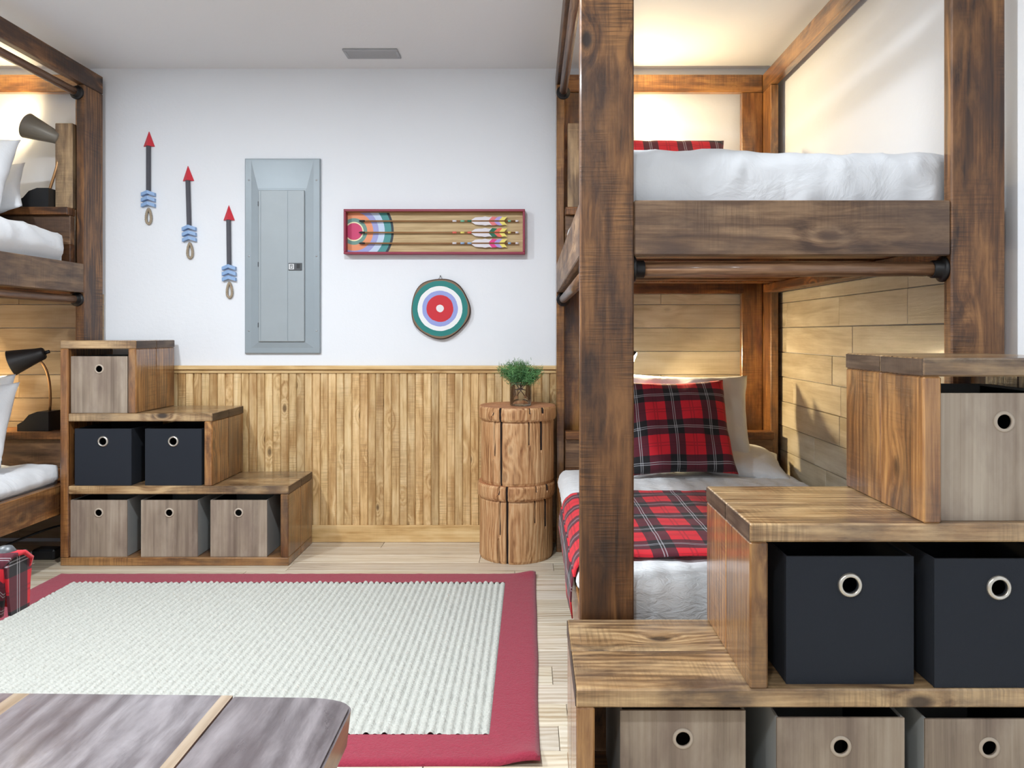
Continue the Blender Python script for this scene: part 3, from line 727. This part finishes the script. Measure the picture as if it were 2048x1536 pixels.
# ------------------------------------------------------------------ log stools, vase, sprigs
def log_stool(x, y, z, R, h, rim_h, label, rot, seed):
    e = empty('log_stool', (x, y, z), label, 'stool', 'stacked log stools')
    rnd = random.Random(seed); n = 200
    cr = [(-.43, .012, .45, 1.0), (-.22, .028, .0, 1.0), (.55, .008, .62, 1.0), (.92, .010, .55, .98), (-.46, .010, .0, .35), (1.75, .01, .2, 1), (-1.75, .012, 0, .6), (2.6, .02, 0, 1)]
    def body(R, z0, z1, rows, bulge):
        vs = []; fs = []; mi = []
        for j in range(rows+1):
            t = j/rows; zz = z0+(z1-z0)*t
            rr = R*(1+bulge*math.sin(PI*t)) - (.004 if j in (0, rows) else 0)
            for i in range(n):
                a = 2*PI*i/n; g = 0
                for (ca, cw, ta, tb) in cr:
                    c0 = -PI/2+ca+.025*noise.noise(Vector((ca*5, t*3, seed)))
                    d = abs((a-c0+PI) % (2*PI)-PI)
                    if ta-.02 <= t <= tb+.02: g = max(g, max(0, 1-d/(cw*1.5+.012))*min(1, cw/.014))
                q = rr-.012*g+.0016*noise.noise(Vector((a*14, t*1.5, seed)))+.0025*noise.noise(Vector((a*2, t*2, seed+4)))
                vs.append((q*math.cos(a), q*math.sin(a), zz))
        for j in range(rows):
            t = (j+.5)/rows
            for i in range(n):
                a = 2*PI*(i+.5)/n; dk = 0
                for (ca, cw, ta, tb) in cr:
                    c0 = -PI/2+ca+.025*noise.noise(Vector((ca*5, t*3, seed))); d = abs((a-c0+PI) % (2*PI)-PI)
                    if ta <= t <= tb and d < max(cw*1.05, .0165): dk = 1
                fs.append((j*n+i, j*n+(i+1) % n, (j+1)*n+(i+1) % n, (j+1)*n+i)); mi.append(dk)
        fs.append(tuple(range(n))[::-1]); mi.append(0); fs.append(tuple(rows*n+i for i in range(n))); mi.append(0)
        me = pd(vs, fs, 'log')
        for m in (M_LOG, M_CRACK, M_LOGTOP): me.materials.append(m)
        for p, m in zip(me.polygons, mi): p.material_index = m
        me.polygons[-1].material_index = 2
        me.transform(Matrix.Rotation(PI/2, 4, 'Y'))   # grain axis = local x
        return me
    M0 = T(x, y, z) @ Matrix.Rotation(rot, 4, 'Z') @ Matrix.Rotation(-PI/2, 4, 'Y')
    mesh_obj('body', body(R, 0, h-rim_h, 22, .003), None, e, M0)
    mesh_obj('rim', body(R+.010, h-rim_h, h, 7, .008), None, e, M0)
log_stool(-.073, 3.676, .0005, .178, .363, .068, 'lower carved log stool standing on the floor by the wainscot', 0, 3)
log_stool(-.066, 3.676, .3645, .178, .366, .064, 'upper carved log stool stacked on another, carrying the vase', -.22, 3)
VX, VY, VZ = -.050, 3.64, .732
vase = mesh_obj('glass_vase', lathe([(.0005, 0), (.050, 0), (.0525, .004), (.0525, .112), (.0515, .114), (.0495, .112), (.0485, .012), (.0005, .010)], 40), M_GLASS, None, T(VX, VY, VZ), smooth=True)
tag(vase, 'clear glass tumbler vase on the stacked log stools', 'vase')
def greenery():
    e = empty('evergreen_bunch', (VX, VY, VZ), 'bushy green evergreen sprigs standing in the glass vase', 'plant')
    rnd = random.Random(5)
    tips = [(-.085, -.01, .175), (-.055, .03, .195), (-.02, -.03, .205), (.015, .02, .20), (.045, -.015, .175), (.085, .01, .165), (-.035, -.05, .17), (.07, -.04, .15), (0, .055, .18)]
    for i, (tx, ty, tz) in enumerate(tips):
        a = PI*2*i/len(tips)
        p0 = (VX-tx*.42, VY-ty*.4, VZ+(.015 if i in (0, 5) else .075)); p3 = (VX+tx, VY+ty, VZ+tz)
        pts = bez(p0, (VX-tx*.1, VY, VZ+.07), (VX+tx*.35, VY+ty*.4, VZ+.11), p3, 10)
        st = mesh_obj('branch', tube(pts, [.0026-.00015*q for q in range(11)], 6), M_STEM, e, Matrix.Identity(4), smooth=True)
        vs = []; fs = []
        for q in range(680):
            t = rnd.uniform(.62, 1.0); c = pts[min(10, int(t*10))].lerp(pts[min(10, int(t*10)+1)], t*10 % 1) if t < 1 else pts[10]
            c = c+Vector((rnd.gauss(0, .013), rnd.gauss(0, .013), rnd.gauss(.0, .010)))
            d = Vector((rnd.gauss(0, 1)+tx*6, rnd.gauss(0, 1)+ty*6, rnd.gauss(.7, .8))).normalized()
            L = rnd.uniform(.014, .028); sd = d.cross(Vector((rnd.gauss(0, 1), rnd.gauss(0, 1), rnd.gauss(0, 1)))).normalized()*.0009
            b = len(vs); vs += [c-sd, c+sd, c+d*L*.6+sd*.9, c+d*L, c+d*L*.6-sd*.9]; fs += [(b, b+1, b+2, b+3, b+4)]
        mesh_obj('needles', pd([tuple(v) for v in vs], fs, 'needles'), M_NEEDLE, st, Matrix.Identity(4))
greenery()

# ------------------------------------------------------------------ breaker panel
def breaker():
    x0, x1, z0, z1 = -1.481, -1.090, .976, 1.985; yy = YW
    e = empty('breaker_panel', ((x0+x1)/2, yy, z0), 'grey metal electrical panel with a narrow door on the white wall', 'electrical panel')
    # cover: shallow pan sloping to a raised field
    def ring(i, y, xi=None): return [(x0+i[0], y, z0+i[1]), (x1-i[0], y, z0+i[1]), (x1-i[0], y, z1-i[2]), (x0+i[0], y, z1-i[2])]
    lv = [ring((0, 0, 0), yy-.0005), ring((.0, .0, .0), yy-.012), ring((.004, .004, .004), yy-.016), ring((.034, .03, .012), yy-.0165), ring((.070, .055, .155), yy-.0205), ring((.074, .059, .159), yy-.021)]
    vs = [p for r in lv for p in r]; fs = []
    for k in range(len(lv)-1):
        for i in range(4): fs.append((k*4+i, k*4+(i+1) % 4, (k+1)*4+(i+1) % 4, (k+1)*4+i))
    b = (len(lv)-1)*4; fs.append((b, b+1, b+2, b+3))
    bm = bmesh.new(); bv = [bm.verts.new(v) for v in vs]; [bm.faces.new([bv[i] for i in f]) for f in fs]
    mesh_obj('cover', bm_mesh(bm), M_PANEL, e, Matrix.Identity(4))
    dx0, dx1, dz0, dz1 = x0+.076, x1-.078, z0+.062, z1-.166
    d = board('door', e, (dx0, yy-.0305, dz0), (dx1, yy-.021, dz1), M_PANEL2, axis=2, bev=.0025)
    board('door_crease', d, (dx0+.010, yy-.0322, dz0+.004), (dx0+.0125, yy-.0305, dz1-.004), M_PANEL, axis=2, bev=.0005)
    board('door_crease', d, (dx0+.150, yy-.0322, dz0+.004), (dx0+.1525, yy-.0305, dz1-.004), M_PANEL, axis=2, bev=.0005)
    for f in (.09, .49, .89):
        zc = dz1-(dz1-dz0)*f
        board('hinge', d, (dx0-.003, yy-.0315, zc-.012), (dx0+.002, yy-.0265, zc+.012), M_DKGREY, bev=.001)
    l = board('latch', d, (dx1-.081, yy-.0345, 1.405), (dx1-.012, yy-.0312, 1.443), M_DKGREY, axis=0, bev=.001)
    board('latch_label', l, (dx1-.078, yy-.0352, 1.410), (dx1-.052, yy-.0346, 1.438), M_WHITEP, axis=0, bev=0)
    board('latch_mark', l, (dx1-.0725, yy-.0358, 1.4135), (dx1-.0575, yy-.0353, 1.4345), M_DKGREY, axis=2, bev=0)
    board('latch_mark', l, (dx1-.0695, yy-.0364, 1.4165), (dx1-.0605, yy-.0359, 1.4315), M_WHITEP, axis=2, bev=0)
    board('latch_mark', l, (dx1-.0670, yy-.0370, 1.4215), (dx1-.0640, yy-.0365, 1.4315), M_DKGREY, axis=2, bev=0)
    board('latch_slot', l, (dx1-.038, yy-.0355, 1.416), (dx1-.022, yy-.0346, 1.438), M_BLACKP, axis=2, bev=0)
    for xs_ in (x0+.022, x1-.020):
        for zz in (z1-.112, z1-.505, z0+.118):
            mesh_obj('screw', lathe([(.0005, .003), (.003, .0026), (.0048, 0)], 12), M_SCREW, e, T(xs_, yy-.0163, zz) @ Matrix.Rotation(PI/2, 4, 'X'), smooth=True)
breaker()

# ------------------------------------------------------------------ wall arrows
def wall_arrow(px, pz, tilt, label):
    """px,pz = tip; local z up from the tip downwards"""
    e = empty('wall_arrow', (px, YW, pz), label, 'wall decor', 'red-tipped wall arrows')
    M0 = T(px, YW, pz) @ Matrix.Rotation(tilt, 4, 'Y')
    W[e] = T(px, YW, pz)
    # head: half pyramid with a ridge
    vs = [(0, -.006, 0), (-.029, -.004, -.078), (.029, -.004, -.078), (0, -.026, -.076), (0, -.0005, 0), (-.029, -.0005, -.078), (.029, -.0005, -.078)]
    fs = [(0, 1, 3), (0, 3, 2), (1, 2, 3), (4, 6, 5), (0, 4, 5, 1), (0, 2, 6, 4), (1, 5, 6, 2)]
    bm = bmesh.new(); bv = [bm.verts.new(v) for v in vs]; [bm.faces.new([bv[i] for i in f]) for f in fs]
    mesh_obj('arrow_head', bm_mesh(bm), M_ARED, e, M0)
    o = bpy.data.objects.new('shaft', box_mesh(.020, .014, .256, .002, M_ASHAFT)); place(o, M0 @ T(0, -.0105, -.198), e)
    for q in range(3):
        zc = -.316-q*.0285; hw, th_, dr = .035, .0175, .0125
        vs = []
        for yy, in ((-.0005,), (-.02,)):
            yb2 = yy-.006 if yy < -.01 else yy
            vs += [(-hw, yy, zc-dr-th_*.5), (0, yb2, zc-th_*.5), (hw, yy, zc-dr-th_*.5), (hw, yy, zc-dr+th_*.5), (0, yb2, zc+th_*.5), (-hw, yy, zc-dr+th_*.5)]
        fs = [(6, 7, 10, 11), (7, 8, 9, 10), (0, 5, 4, 1), (1, 4, 3, 2)]+[(i, (i+1) % 6, (i+1) % 6+6, i+6) for i in range(6)]
        bm = bmesh.new(); bv = [bm.verts.new(v) for v in vs]; [bm.faces.new([bv[i] for i in f]) for f in fs]
        mesh_obj('fletching', bm_mesh(bm), M_ABLUE, e, M0)
    # twisted rope loop
    for strand in (0, PI):
        pts = []
        for i in range(120):
            t = 2*PI*i/120; cx = .0125*math.sin(t)*(1-.35*math.cos(t)); cz = -.4405+.038*math.cos(t)
            w_ = t*13+strand; pts.append((cx+.003*math.cos(w_)*math.sin(t), -.009+.003*math.sin(w_), cz+.003*math.cos(w_)*math.cos(t)))
        mesh_obj('rope_loop', tube(pts, .0042, 6, closed=True), M_ROPE, e, M0, smooth=True)
def wx(px, y): return (px-1062)*y/1500
def wz(py, y): return CAMZ-(py-667)*y/1500
wall_arrow(wx(296, 3.88), wz(262, 3.88), 0, 'highest red-tipped wooden arrow, beside the left bunk post')
wall_arrow(wx(374, 3.88), wz(331, 3.88), -.028, 'middle red-tipped wooden arrow of the three on the wall')
wall_arrow(wx(456, 3.88), wz(410, 3.88), -.012, 'lowest red-tipped wooden arrow, next to the grey electrical panel')

# ------------------------------------------------------------------ framed arrow box
def arrow_box():
    yb_, D = YW, .052; yf = yb_-D
    x0, x1, z0, z1 = wx(687, yf), wx(1050, yf), wz(508, yf), wz(418, yf)
    e = empty('shadow_box', ((x0+x1)/2, yb_, z0), 'long maroon-framed box with painted target and three feathered arrows', 'wall art')
    f = .0115
    board('frame_side', e, (x0, yf, z1-f), (x1, yb_-.0005, z1), M_FRAME, bev=.0015); board('frame_side', e, (x0, yf, z0), (x1, yb_-.0005, z0+f), M_FRAME, bev=.0015)
    board('frame_side', e, (x0, yf, z0+f), (x0+f, yb_-.0005, z1-f), M_FRAME, axis=2, bev=.0015); board('frame_side', e, (x1-f, yf, z0+f), (x1, yb_-.0005, z1-f), M_FRAME, axis=2, bev=.0015)
    yk = yb_-.010; cx, cz = wx(708, yk), wz(463, yk)
    mt = rings('target_print', [(.041, srgb(206, 62, 110)), (.049, srgb(240, 232, 190)), (.066, srgb(110, 150, 140)), (.097, srgb(236, 152, 108)), (.128, srgb(160, 164, 216)), (.159, srgb(198, 216, 240)), (.193, srgb(70, 146, 146)), (.206, srgb(34, 48, 58))], .8, (srgb(170, 140, 94), srgb(206, 180, 134)))
    me = pd([(x0+f-cx, 0, z0+f-cz), (x1-f-cx, 0, z0+f-cz), (x1-f-cx, 0, z1-f-cz), (x0+f-cx, 0, z1-f-cz), (x0+f-cx, .006, z0+f-cz), (x1-f-cx, .006, z0+f-cz), (x1-f-cx, .006, z1-f-cz), (x0+f-cx, .006, z1-f-cz)], [(0, 1, 2, 3), (7, 6, 5, 4), (0, 4, 5, 1), (1, 5, 6, 2), (2, 6, 7, 3), (3, 7, 4, 0)])
    mesh_obj('back_panel', me, mt, e, T(cx, yk, cz))
    lin = plain('box_lining', srgb(150, 106, 62), .6)
    board('lining_strip', e, (x0+f, yf+.006, z1-f-.002), (x1-f, yk-.0005, z1-f-.0003), lin, bev=0)
    cols = [[(.5, M_a) for M_a in ()]]
    PAL = dict(w=plain('feather_white', srgb(226, 222, 228), .7), pk=plain('feather_pink', srgb(230, 128, 130), .7), lv=plain('feather_lavender', srgb(176, 160, 222), .7), ye=plain('feather_yellow', srgb(240, 224, 120), .7), gr=plain('feather_green', srgb(40, 110, 84), .7), co=plain('feather_coral', srgb(232, 110, 96), .7), mg=plain('feather_magenta', srgb(226, 70, 140), .7), bl=plain('feather_blue', srgb(150, 184, 224), .7), bk=plain('arrow_point_black', srgb(24, 24, 26), .4), sh=plain('arrow_shaft_wood', srgb(150, 108, 66), .5), mint=plain('mint_band', srgb(120, 190, 160), .5))
    rows = [(442, ['pk', 'lv', 'ye'], ['w', 'mint', 'gr'], ['mint', 'w']), (465, ['gr', 'co', 'ye'], ['co', 'ye', 'co'], ['ye', 'w']), (486.5, ['mg', 'lv', 'ye'], ['w', 'bl', 'bl'], ['bl', 'w'])]
    ya = yb_-.026
    for (py, fc, b1, b2) in rows:
        zc = wz(py, ya); xa, xb = wx(722, ya), wx(1036, ya)
        sh = mesh_obj('arrow', tube([(xa, ya, zc), (xb, ya, zc)], .0040, 10), PAL['sh'], e, Matrix.Identity(4), smooth=True)
        mesh_obj('arrow_point', tube([(xa-.012, ya, zc), (xa-.004, ya, zc), (xa+.008, ya, zc), (xa+.022, ya, zc)], [.0008, .0052, .0058, .0038], 10), PAL['bk'], sh, Matrix.Identity(4), smooth=True)
        for pxs, cs_ in ((905, b1[0]), (921, b1[1]), (935, b1[2])): mesh_obj('band', tube([(wx(pxs, ya), ya, zc), (wx(pxs+8, ya), ya, zc)], .0050, 10), PAL[cs_], sh, Matrix.Identity(4), smooth=True)
        for pxs, cs_ in ((1016, b2[0]), (1031, b2[1])): mesh_obj('band', tube([(wx(pxs, ya), ya, zc), (wx(pxs+6, ya), ya, zc)], .0050, 10), PAL[cs_], sh, Matrix.Identity(4), smooth=True)
        fx0, fx1 = wx(943, ya), wx(1008, ya)
        for sg in (1, -1):
            # vane cut into slanted stripes: white, three colours
            segs = [(0, .52, 'w')]+[(.52+.16*q, .52+.16*(q+1), fc[q]) for q in range(3)]
            vs = []; fs = []; mi = []; mats = [PAL['w']]+[PAL[c] for c in fc]
            for q, (a, b, c_) in enumerate(segs):
                st = 7 if q == 0 else 2
                for s_ in range(st):
                    t0 = a+(b-a)*s_/st; t1 = a+(b-a)*(s_+1)/st
                    def P(t, top):
                        sl = .30*(t > .02) if top else 0
                        x_ = fx0+(fx1-fx0)*(t*(1 if not top else .97))+(.022 if top and t > .05 else 0)*min(1, t*4)
                        hh = (.0215+.0022*math.sin(t*26))*min(1, .25+t*7) if top else .0012
                        return (x_, hh*sg+zc)
                    quad = [P(t0, 0), P(t1, 0), P(t1, 1), P(t0, 1)]; k0 = len(vs)
                    for yy in (ya-.0010, ya+.0010): vs += [(p[0], yy, p[1]) for p in quad]
                    fs += [(k0, k0+1, k0+2, k0+3), (k0+7, k0+6, k0+5, k0+4)]+[(k0+i, k0+(i+1) % 4, k0+(i+1) % 4+4, k0+i+4) for i in range(4)]; mi += [q]*6
            bm = bmesh.new(); bv = [bm.verts.new(v) for v in vs]
            for f_, m_ in zip(fs, mi): bm.faces.new([bv[i] for i in f_]).material_index = m_
            mesh_obj('feather_vane', bm_mesh(bm), mats, sh, Matrix.Identity(4))
arrow_box()

# ------------------------------------------------------------------ painted log slice
def slice_target():
    yy = YW-.026; cx, cz, R = wx(880, yy), wz(617, yy), .151
    e = empty('target_plaque', (cx, YW, cz-R), 'round painted target on a bark-edged wood slice, hanging from a nail', 'wall art')
    pts = []; n = 72
    for i in range(n):
        a = 2*PI*i/n; r = R*(1+.022*math.cos(5*a+.9)+.012*math.cos(3*a)+.01*noise.noise(Vector((math.cos(a)*2, math.sin(a)*2, 1)))); pts.append((r*math.cos(a)*.985, r*math.sin(a)*1.01))
    mt = rings('painted_target', [(.019, srgb(228, 226, 230)), (.069, srgb(198, 28, 44)), (.092, srgb(146, 158, 216)), (.115, srgb(232, 234, 236)), (.1425, srgb(18, 122, 118)), (.2, srgb(122, 100, 78))], .2, None, .007)
    me = prism(pts, -.001, .020); 
    mesh_obj('slice', me, mt, e, T(cx, yy, cz))
    # bark ring
    vs = []; fs = []
    for i, (x, z) in enumerate(pts):
        for (k_, y_) in ((.998, -.002), (1.018, .001), (1.03, .012), (1.02, .024)): vs.append((x*k_, y_, z*k_))
    for i in range(n):
        for q in range(3): fs.append((i*4+q, i*4+q+1, ((i+1) % n)*4+q+1, ((i+1) % n)*4+q))
    bm = bmesh.new(); bv = [bm.verts.new(v) for v in vs]; [bm.faces.new([bv[i] for i in f]) for f in fs]
    mesh_obj('bark', bm_mesh(bm), plain('bark', srgb(70, 52, 44), .9, bump=.6, bscale=120), e, T(cx, yy, cz), smooth=True)
    mesh_obj('hanging_wire', tube([(cx-.012, YW-.008, cz+R*.98), (cx, YW-.006, cz+R+.019), (cx+.012, YW-.008, cz+R*.98)], .0012, 6), M_CORD, e, Matrix.Identity(4))
    mesh_obj('nail', lathe([(.0005, .010), (.003, .010), (.003, .008), (.0012, .008), (.0012, 0)], 10), M_BLACK, e, T(cx, YW, cz+R+.018) @ Matrix.Rotation(PI/2, 4, 'X'))
slice_target()

# ------------------------------------------------------------------ ceiling register
def register():
    M_WHITEC = plain('grey_register_enamel', srgb(168, 171, 176), .5)
    xa, xb = wx(690, 3.68), wx(799, 3.68); ya, yb2 = 3.618, 3.735
    e = empty('air_register', ((xa+xb)/2, (ya+yb2)/2, CEIL), 'white louvred air register in the ceiling', 'vent')
    z1 = CEIL-.0003; z0 = CEIL-.009; f = .017
    board('frame', e, (xa, ya, z0), (xb, ya+f, z1), M_WHITEC, bev=.003); board('frame', e, (xa, yb2-f, z0), (xb, yb2, z1), M_WHITEC, bev=.003)
    board('frame', e, (xa, ya+f, z0), (xa+f, yb2-f, z1), M_WHITEC, axis=1, bev=.003); board('frame', e, (xb-f, ya+f, z0), (xb, yb2-f, z1), M_WHITEC, axis=1, bev=.003)
    board('backing', e, (xa+f, ya+f, z1-.001), (xb-f, yb2-f, z1), plain('duct_grey', srgb(110, 112, 116), .7), bev=0)
    for i in range(6):
        yc = ya+f+.007+i*.0137
        board('slat', e, (xa+f, yc-.006, z0+.002), (xb-f, yc+.006, z0+.0032), M_WHITEC, axis=0, bev=0, rot=Matrix.Rotation(-.5, 4, 'X'))
register()

# ------------------------------------------------------------------ foreground slab table
def table():
    Zt, th = .48, .058; xr = -.288; yfar = 1.245; ynear = .42
    e = empty('slab_table', (-.85, .83, 0), 'thick grey-brown slab table top with rounded corner in the foreground', 'table')
    planks = [(xr, -.494, M_TABLE, None), (-.494, -.513, M_TABLEP, (.82, .84, .88)), (-.513, -.835, M_TABLE, (1.02, 1.05, 1.06)), (-.835, -.862, M_TABLEP, (.9, .92, .95)), (-.862, -1.12, M_TABLE, (1.1, 1.08, 1.05)), (-1.12, -1.42, M_TABLE, (.95, .95, .98))]
    for q, (a, b, m, tnt) in enumerate(planks):
        # outline in xy, far edge slightly bowed; outer corner rounded on the first plank
        n = 14; out = []
        if q == 0:
            r = .105
            out.append((a, ynear))
            out.append((a, yfar-.045-.012))
            for i in range(n+1):
                t = PI/2*i/n; out.append((a-r+r*math.cos(t)**.8*1.0, yfar-.045+.040*math.sin(t)))
            out += [(b, yfar-.002), (b, ynear)]
        else:
            ya = yfar-.002+.0010*0+.020*(abs(a+.49)/.6)*.6; yb2 = yfar-.002+.020*(abs(b+.49)/.6)*.6
            out = [(a, ynear), (a, ya), (b, yb2), (b, ynear)]
        c = ((a+b)/2, (ynear+yfar)/2)
        nn = len(out); bm = bmesh.new()
        top = [bm.verts.new((x-c[0], y-c[1], th/2)) for x, y in out]
        bot = [bm.verts.new((x-c[0]+(-.006 if q == 0 and x > xr-.1 else 0), y-c[1]-(.004 if y > 1 else 0), -th/2)) for x, y in out]
        bm.faces.new(top).material_index = 0; bm.faces.new(bot[::-1])
        for i in range(nn): bm.faces.new((top[i], bot[i], bot[(i+1) % nn], top[(i+1) % nn])).material_index = 1
        bmesh.ops.recalc_face_normals(bm, faces=bm.faces)
        ed = [x for x in bm.edges if all(v.co.z > 0 for v in x.verts) and len(x.link_faces) == 2 and (q == 0)]
        bmesh.ops.bevel(bm, geom=ed, offset=.004, segments=2, affect='EDGES')
        me = bm_mesh(bm); me.transform(Matrix.Rotation(-PI/2, 4, 'Z'))
        o = mesh_obj('slab_plank', me, [m, M_TABLEE], e, T(c[0], c[1], Zt-th/2) @ Matrix.Rotation(PI/2, 4, 'Z'))
        if tnt: o.color = (*tnt, 1)
    for (x, y) in ((-.42, 1.10), (-.42, .55), (-1.3, 1.10), (-1.3, .55)):
        board('leg', e, (x-.045, y-.045, 0), (x+.045, y+.045, Zt-th-.0005), M_TABLEE, axis=2, bev=.006)
    board('apron', e, (-1.255, 1.07, Zt-th-.08), (-.465, 1.11, Zt-th-.0005), M_TABLEE)
table()

# ------------------------------------------------------------------ folding camp chair at the left edge
def camp_chair():
    e = empty('folding_chair', (-1.35, 1.24, 0), 'red and black plaid folding chair with black tube frame at the left edge', 'chair')
    mt = lambda p, r=.009, nm='tube_leg': mesh_obj(nm, tube(p, r, 10), M_BLACK, e, Matrix.Identity(4), smooth=True)
    ya, yb2 = 1.50, .98; xf, xb = -1.045, -1.62
    for y in (ya, yb2):
        mt([(xf, y, .60), (xf-.19, y, .0)], .007)
        mt([(xb, y, .0), (xb-.04, y, .86)])
        mt([(xf-.19, y, .012), (xb, y, .39)], .008, 'cross_tube'); mt([(xf-.07, y, .39), (xb, y, .012)], .008, 'cross_tube')
    mt([(xf-.19, ya, .012), (xf-.07, yb2, .39)], .008, 'cross_tube'); mt([(xf-.19, yb2, .012), (xf-.07, ya, .39)], .008, 'cross_tube')
    def cloth(nm, grid, thick=.006):
        m = len(grid); n = len(grid[0]); vs = [v for r in grid for v in r]; fs = [(j*n+i, j*n+i+1, (j+1)*n+i+1, (j+1)*n+i) for j in range(m-1) for i in range(n-1)]
        me = pd(vs, fs, nm); ul = me.uv_layers.new(name='UVMap')
        for lp in me.loops: v = vs[lp.vertex_index]; ul.data[lp.index].uv = ((v[0]+v[2])*1.3+.05, (v[1]*1.0+v[2]*1.2)*1.3+.02)
        o = mesh_obj(nm, me, M_PLAID, e, Matrix.Identity(4), smooth=True); md = o.modifiers.new('thickness', 'SOLIDIFY'); md.thickness = thick; md.offset = 0
        return o
    cloth('seat', [[(xf-.07+(xb-xf+.07)*j/10, yb2+.01+(ya-yb2-.02)*i/10, .395-.05*math.sin(PI*i/10)-.02*j/10) for i in range(11)] for j in range(11)])
    cloth('backrest', [[(xb-.02-.025*j/10-.04*math.sin(PI*i/10), yb2+(ya-yb2)*i/10, .40+.45*j/10) for i in range(11)] for j in range(11)])
    for y in (ya, yb2):   # arm sleeves: drooping fabric folded over the front tube end
        prof = [(-.030, -.088), (-.034, -.03), (-.040, .012), (-.022, .030), (.012, .028), (.036, .010), (.032, -.03), (.024, -.088)]
        grid = []
        for j in range(9):
            t = j/8; x = xf+.016-.57*t; sc = 1 if j else .96
            grid.append([(x+(.010 if (q in (3, 4, 5) and j == 0) else 0)-.008*(q in (0, 7)), y+p[0]*sc, .612+p[1]*(1-.4*t)) for q, p in enumerate(prof)])
        cloth('arm_sleeve', grid, .008)
        fx = xf+.016
        me = prism([(p[0], p[1]) for p in prof], 0, .006)
        ul = me.uv_layers.new(name='UVMap')
        for lp in me.loops: v = me.vertices[lp.vertex_index].co; ul.data[lp.index].uv = (v.x*1.3+.075, v.z*1.3+.06)
        mesh_obj('arm_end', me, M_PLAID, e, T(fx, y, .612) @ Matrix.Rotation(PI/2, 4, 'Z') @ Matrix.Rotation(PI, 4, 'Z'))
        mesh_obj('end_cap', lathe([(.0005, .02), (.012, .018), (.019, .008), (.020, 0), (.0005, 0)], 20), M_DKGREY, e, T(xf-.006, y, .636), smooth=True)
camp_chair()

# ------------------------------------------------------------------ cord and power brick under the left bunk
def under_bed():
    e = empty('power_brick', (-2.33, 3.60, 0), 'black power brick with loose cord on the floor under the left bunk', 'power adapter')
    pts = bez((-2.62, 3.40, .012), (-2.6, 3.3, .02), (-2.42, 3.7, .12), (-2.25, 3.6, .16), 20)
    mesh_obj('cord', tube([tuple(p) for p in pts], .005, 8), M_BLACKP, e, Matrix.Identity(4), smooth=True)
    board('brick_body', e, (-2.38, 3.57, 0), (-2.27, 3.64, .05), M_BLACKP, bev=.008)
    board('brick_plug', e, (-2.40, 3.59, .012), (-2.3805, 3.62, .035), M_WHITEP, bev=.003)
under_bed()
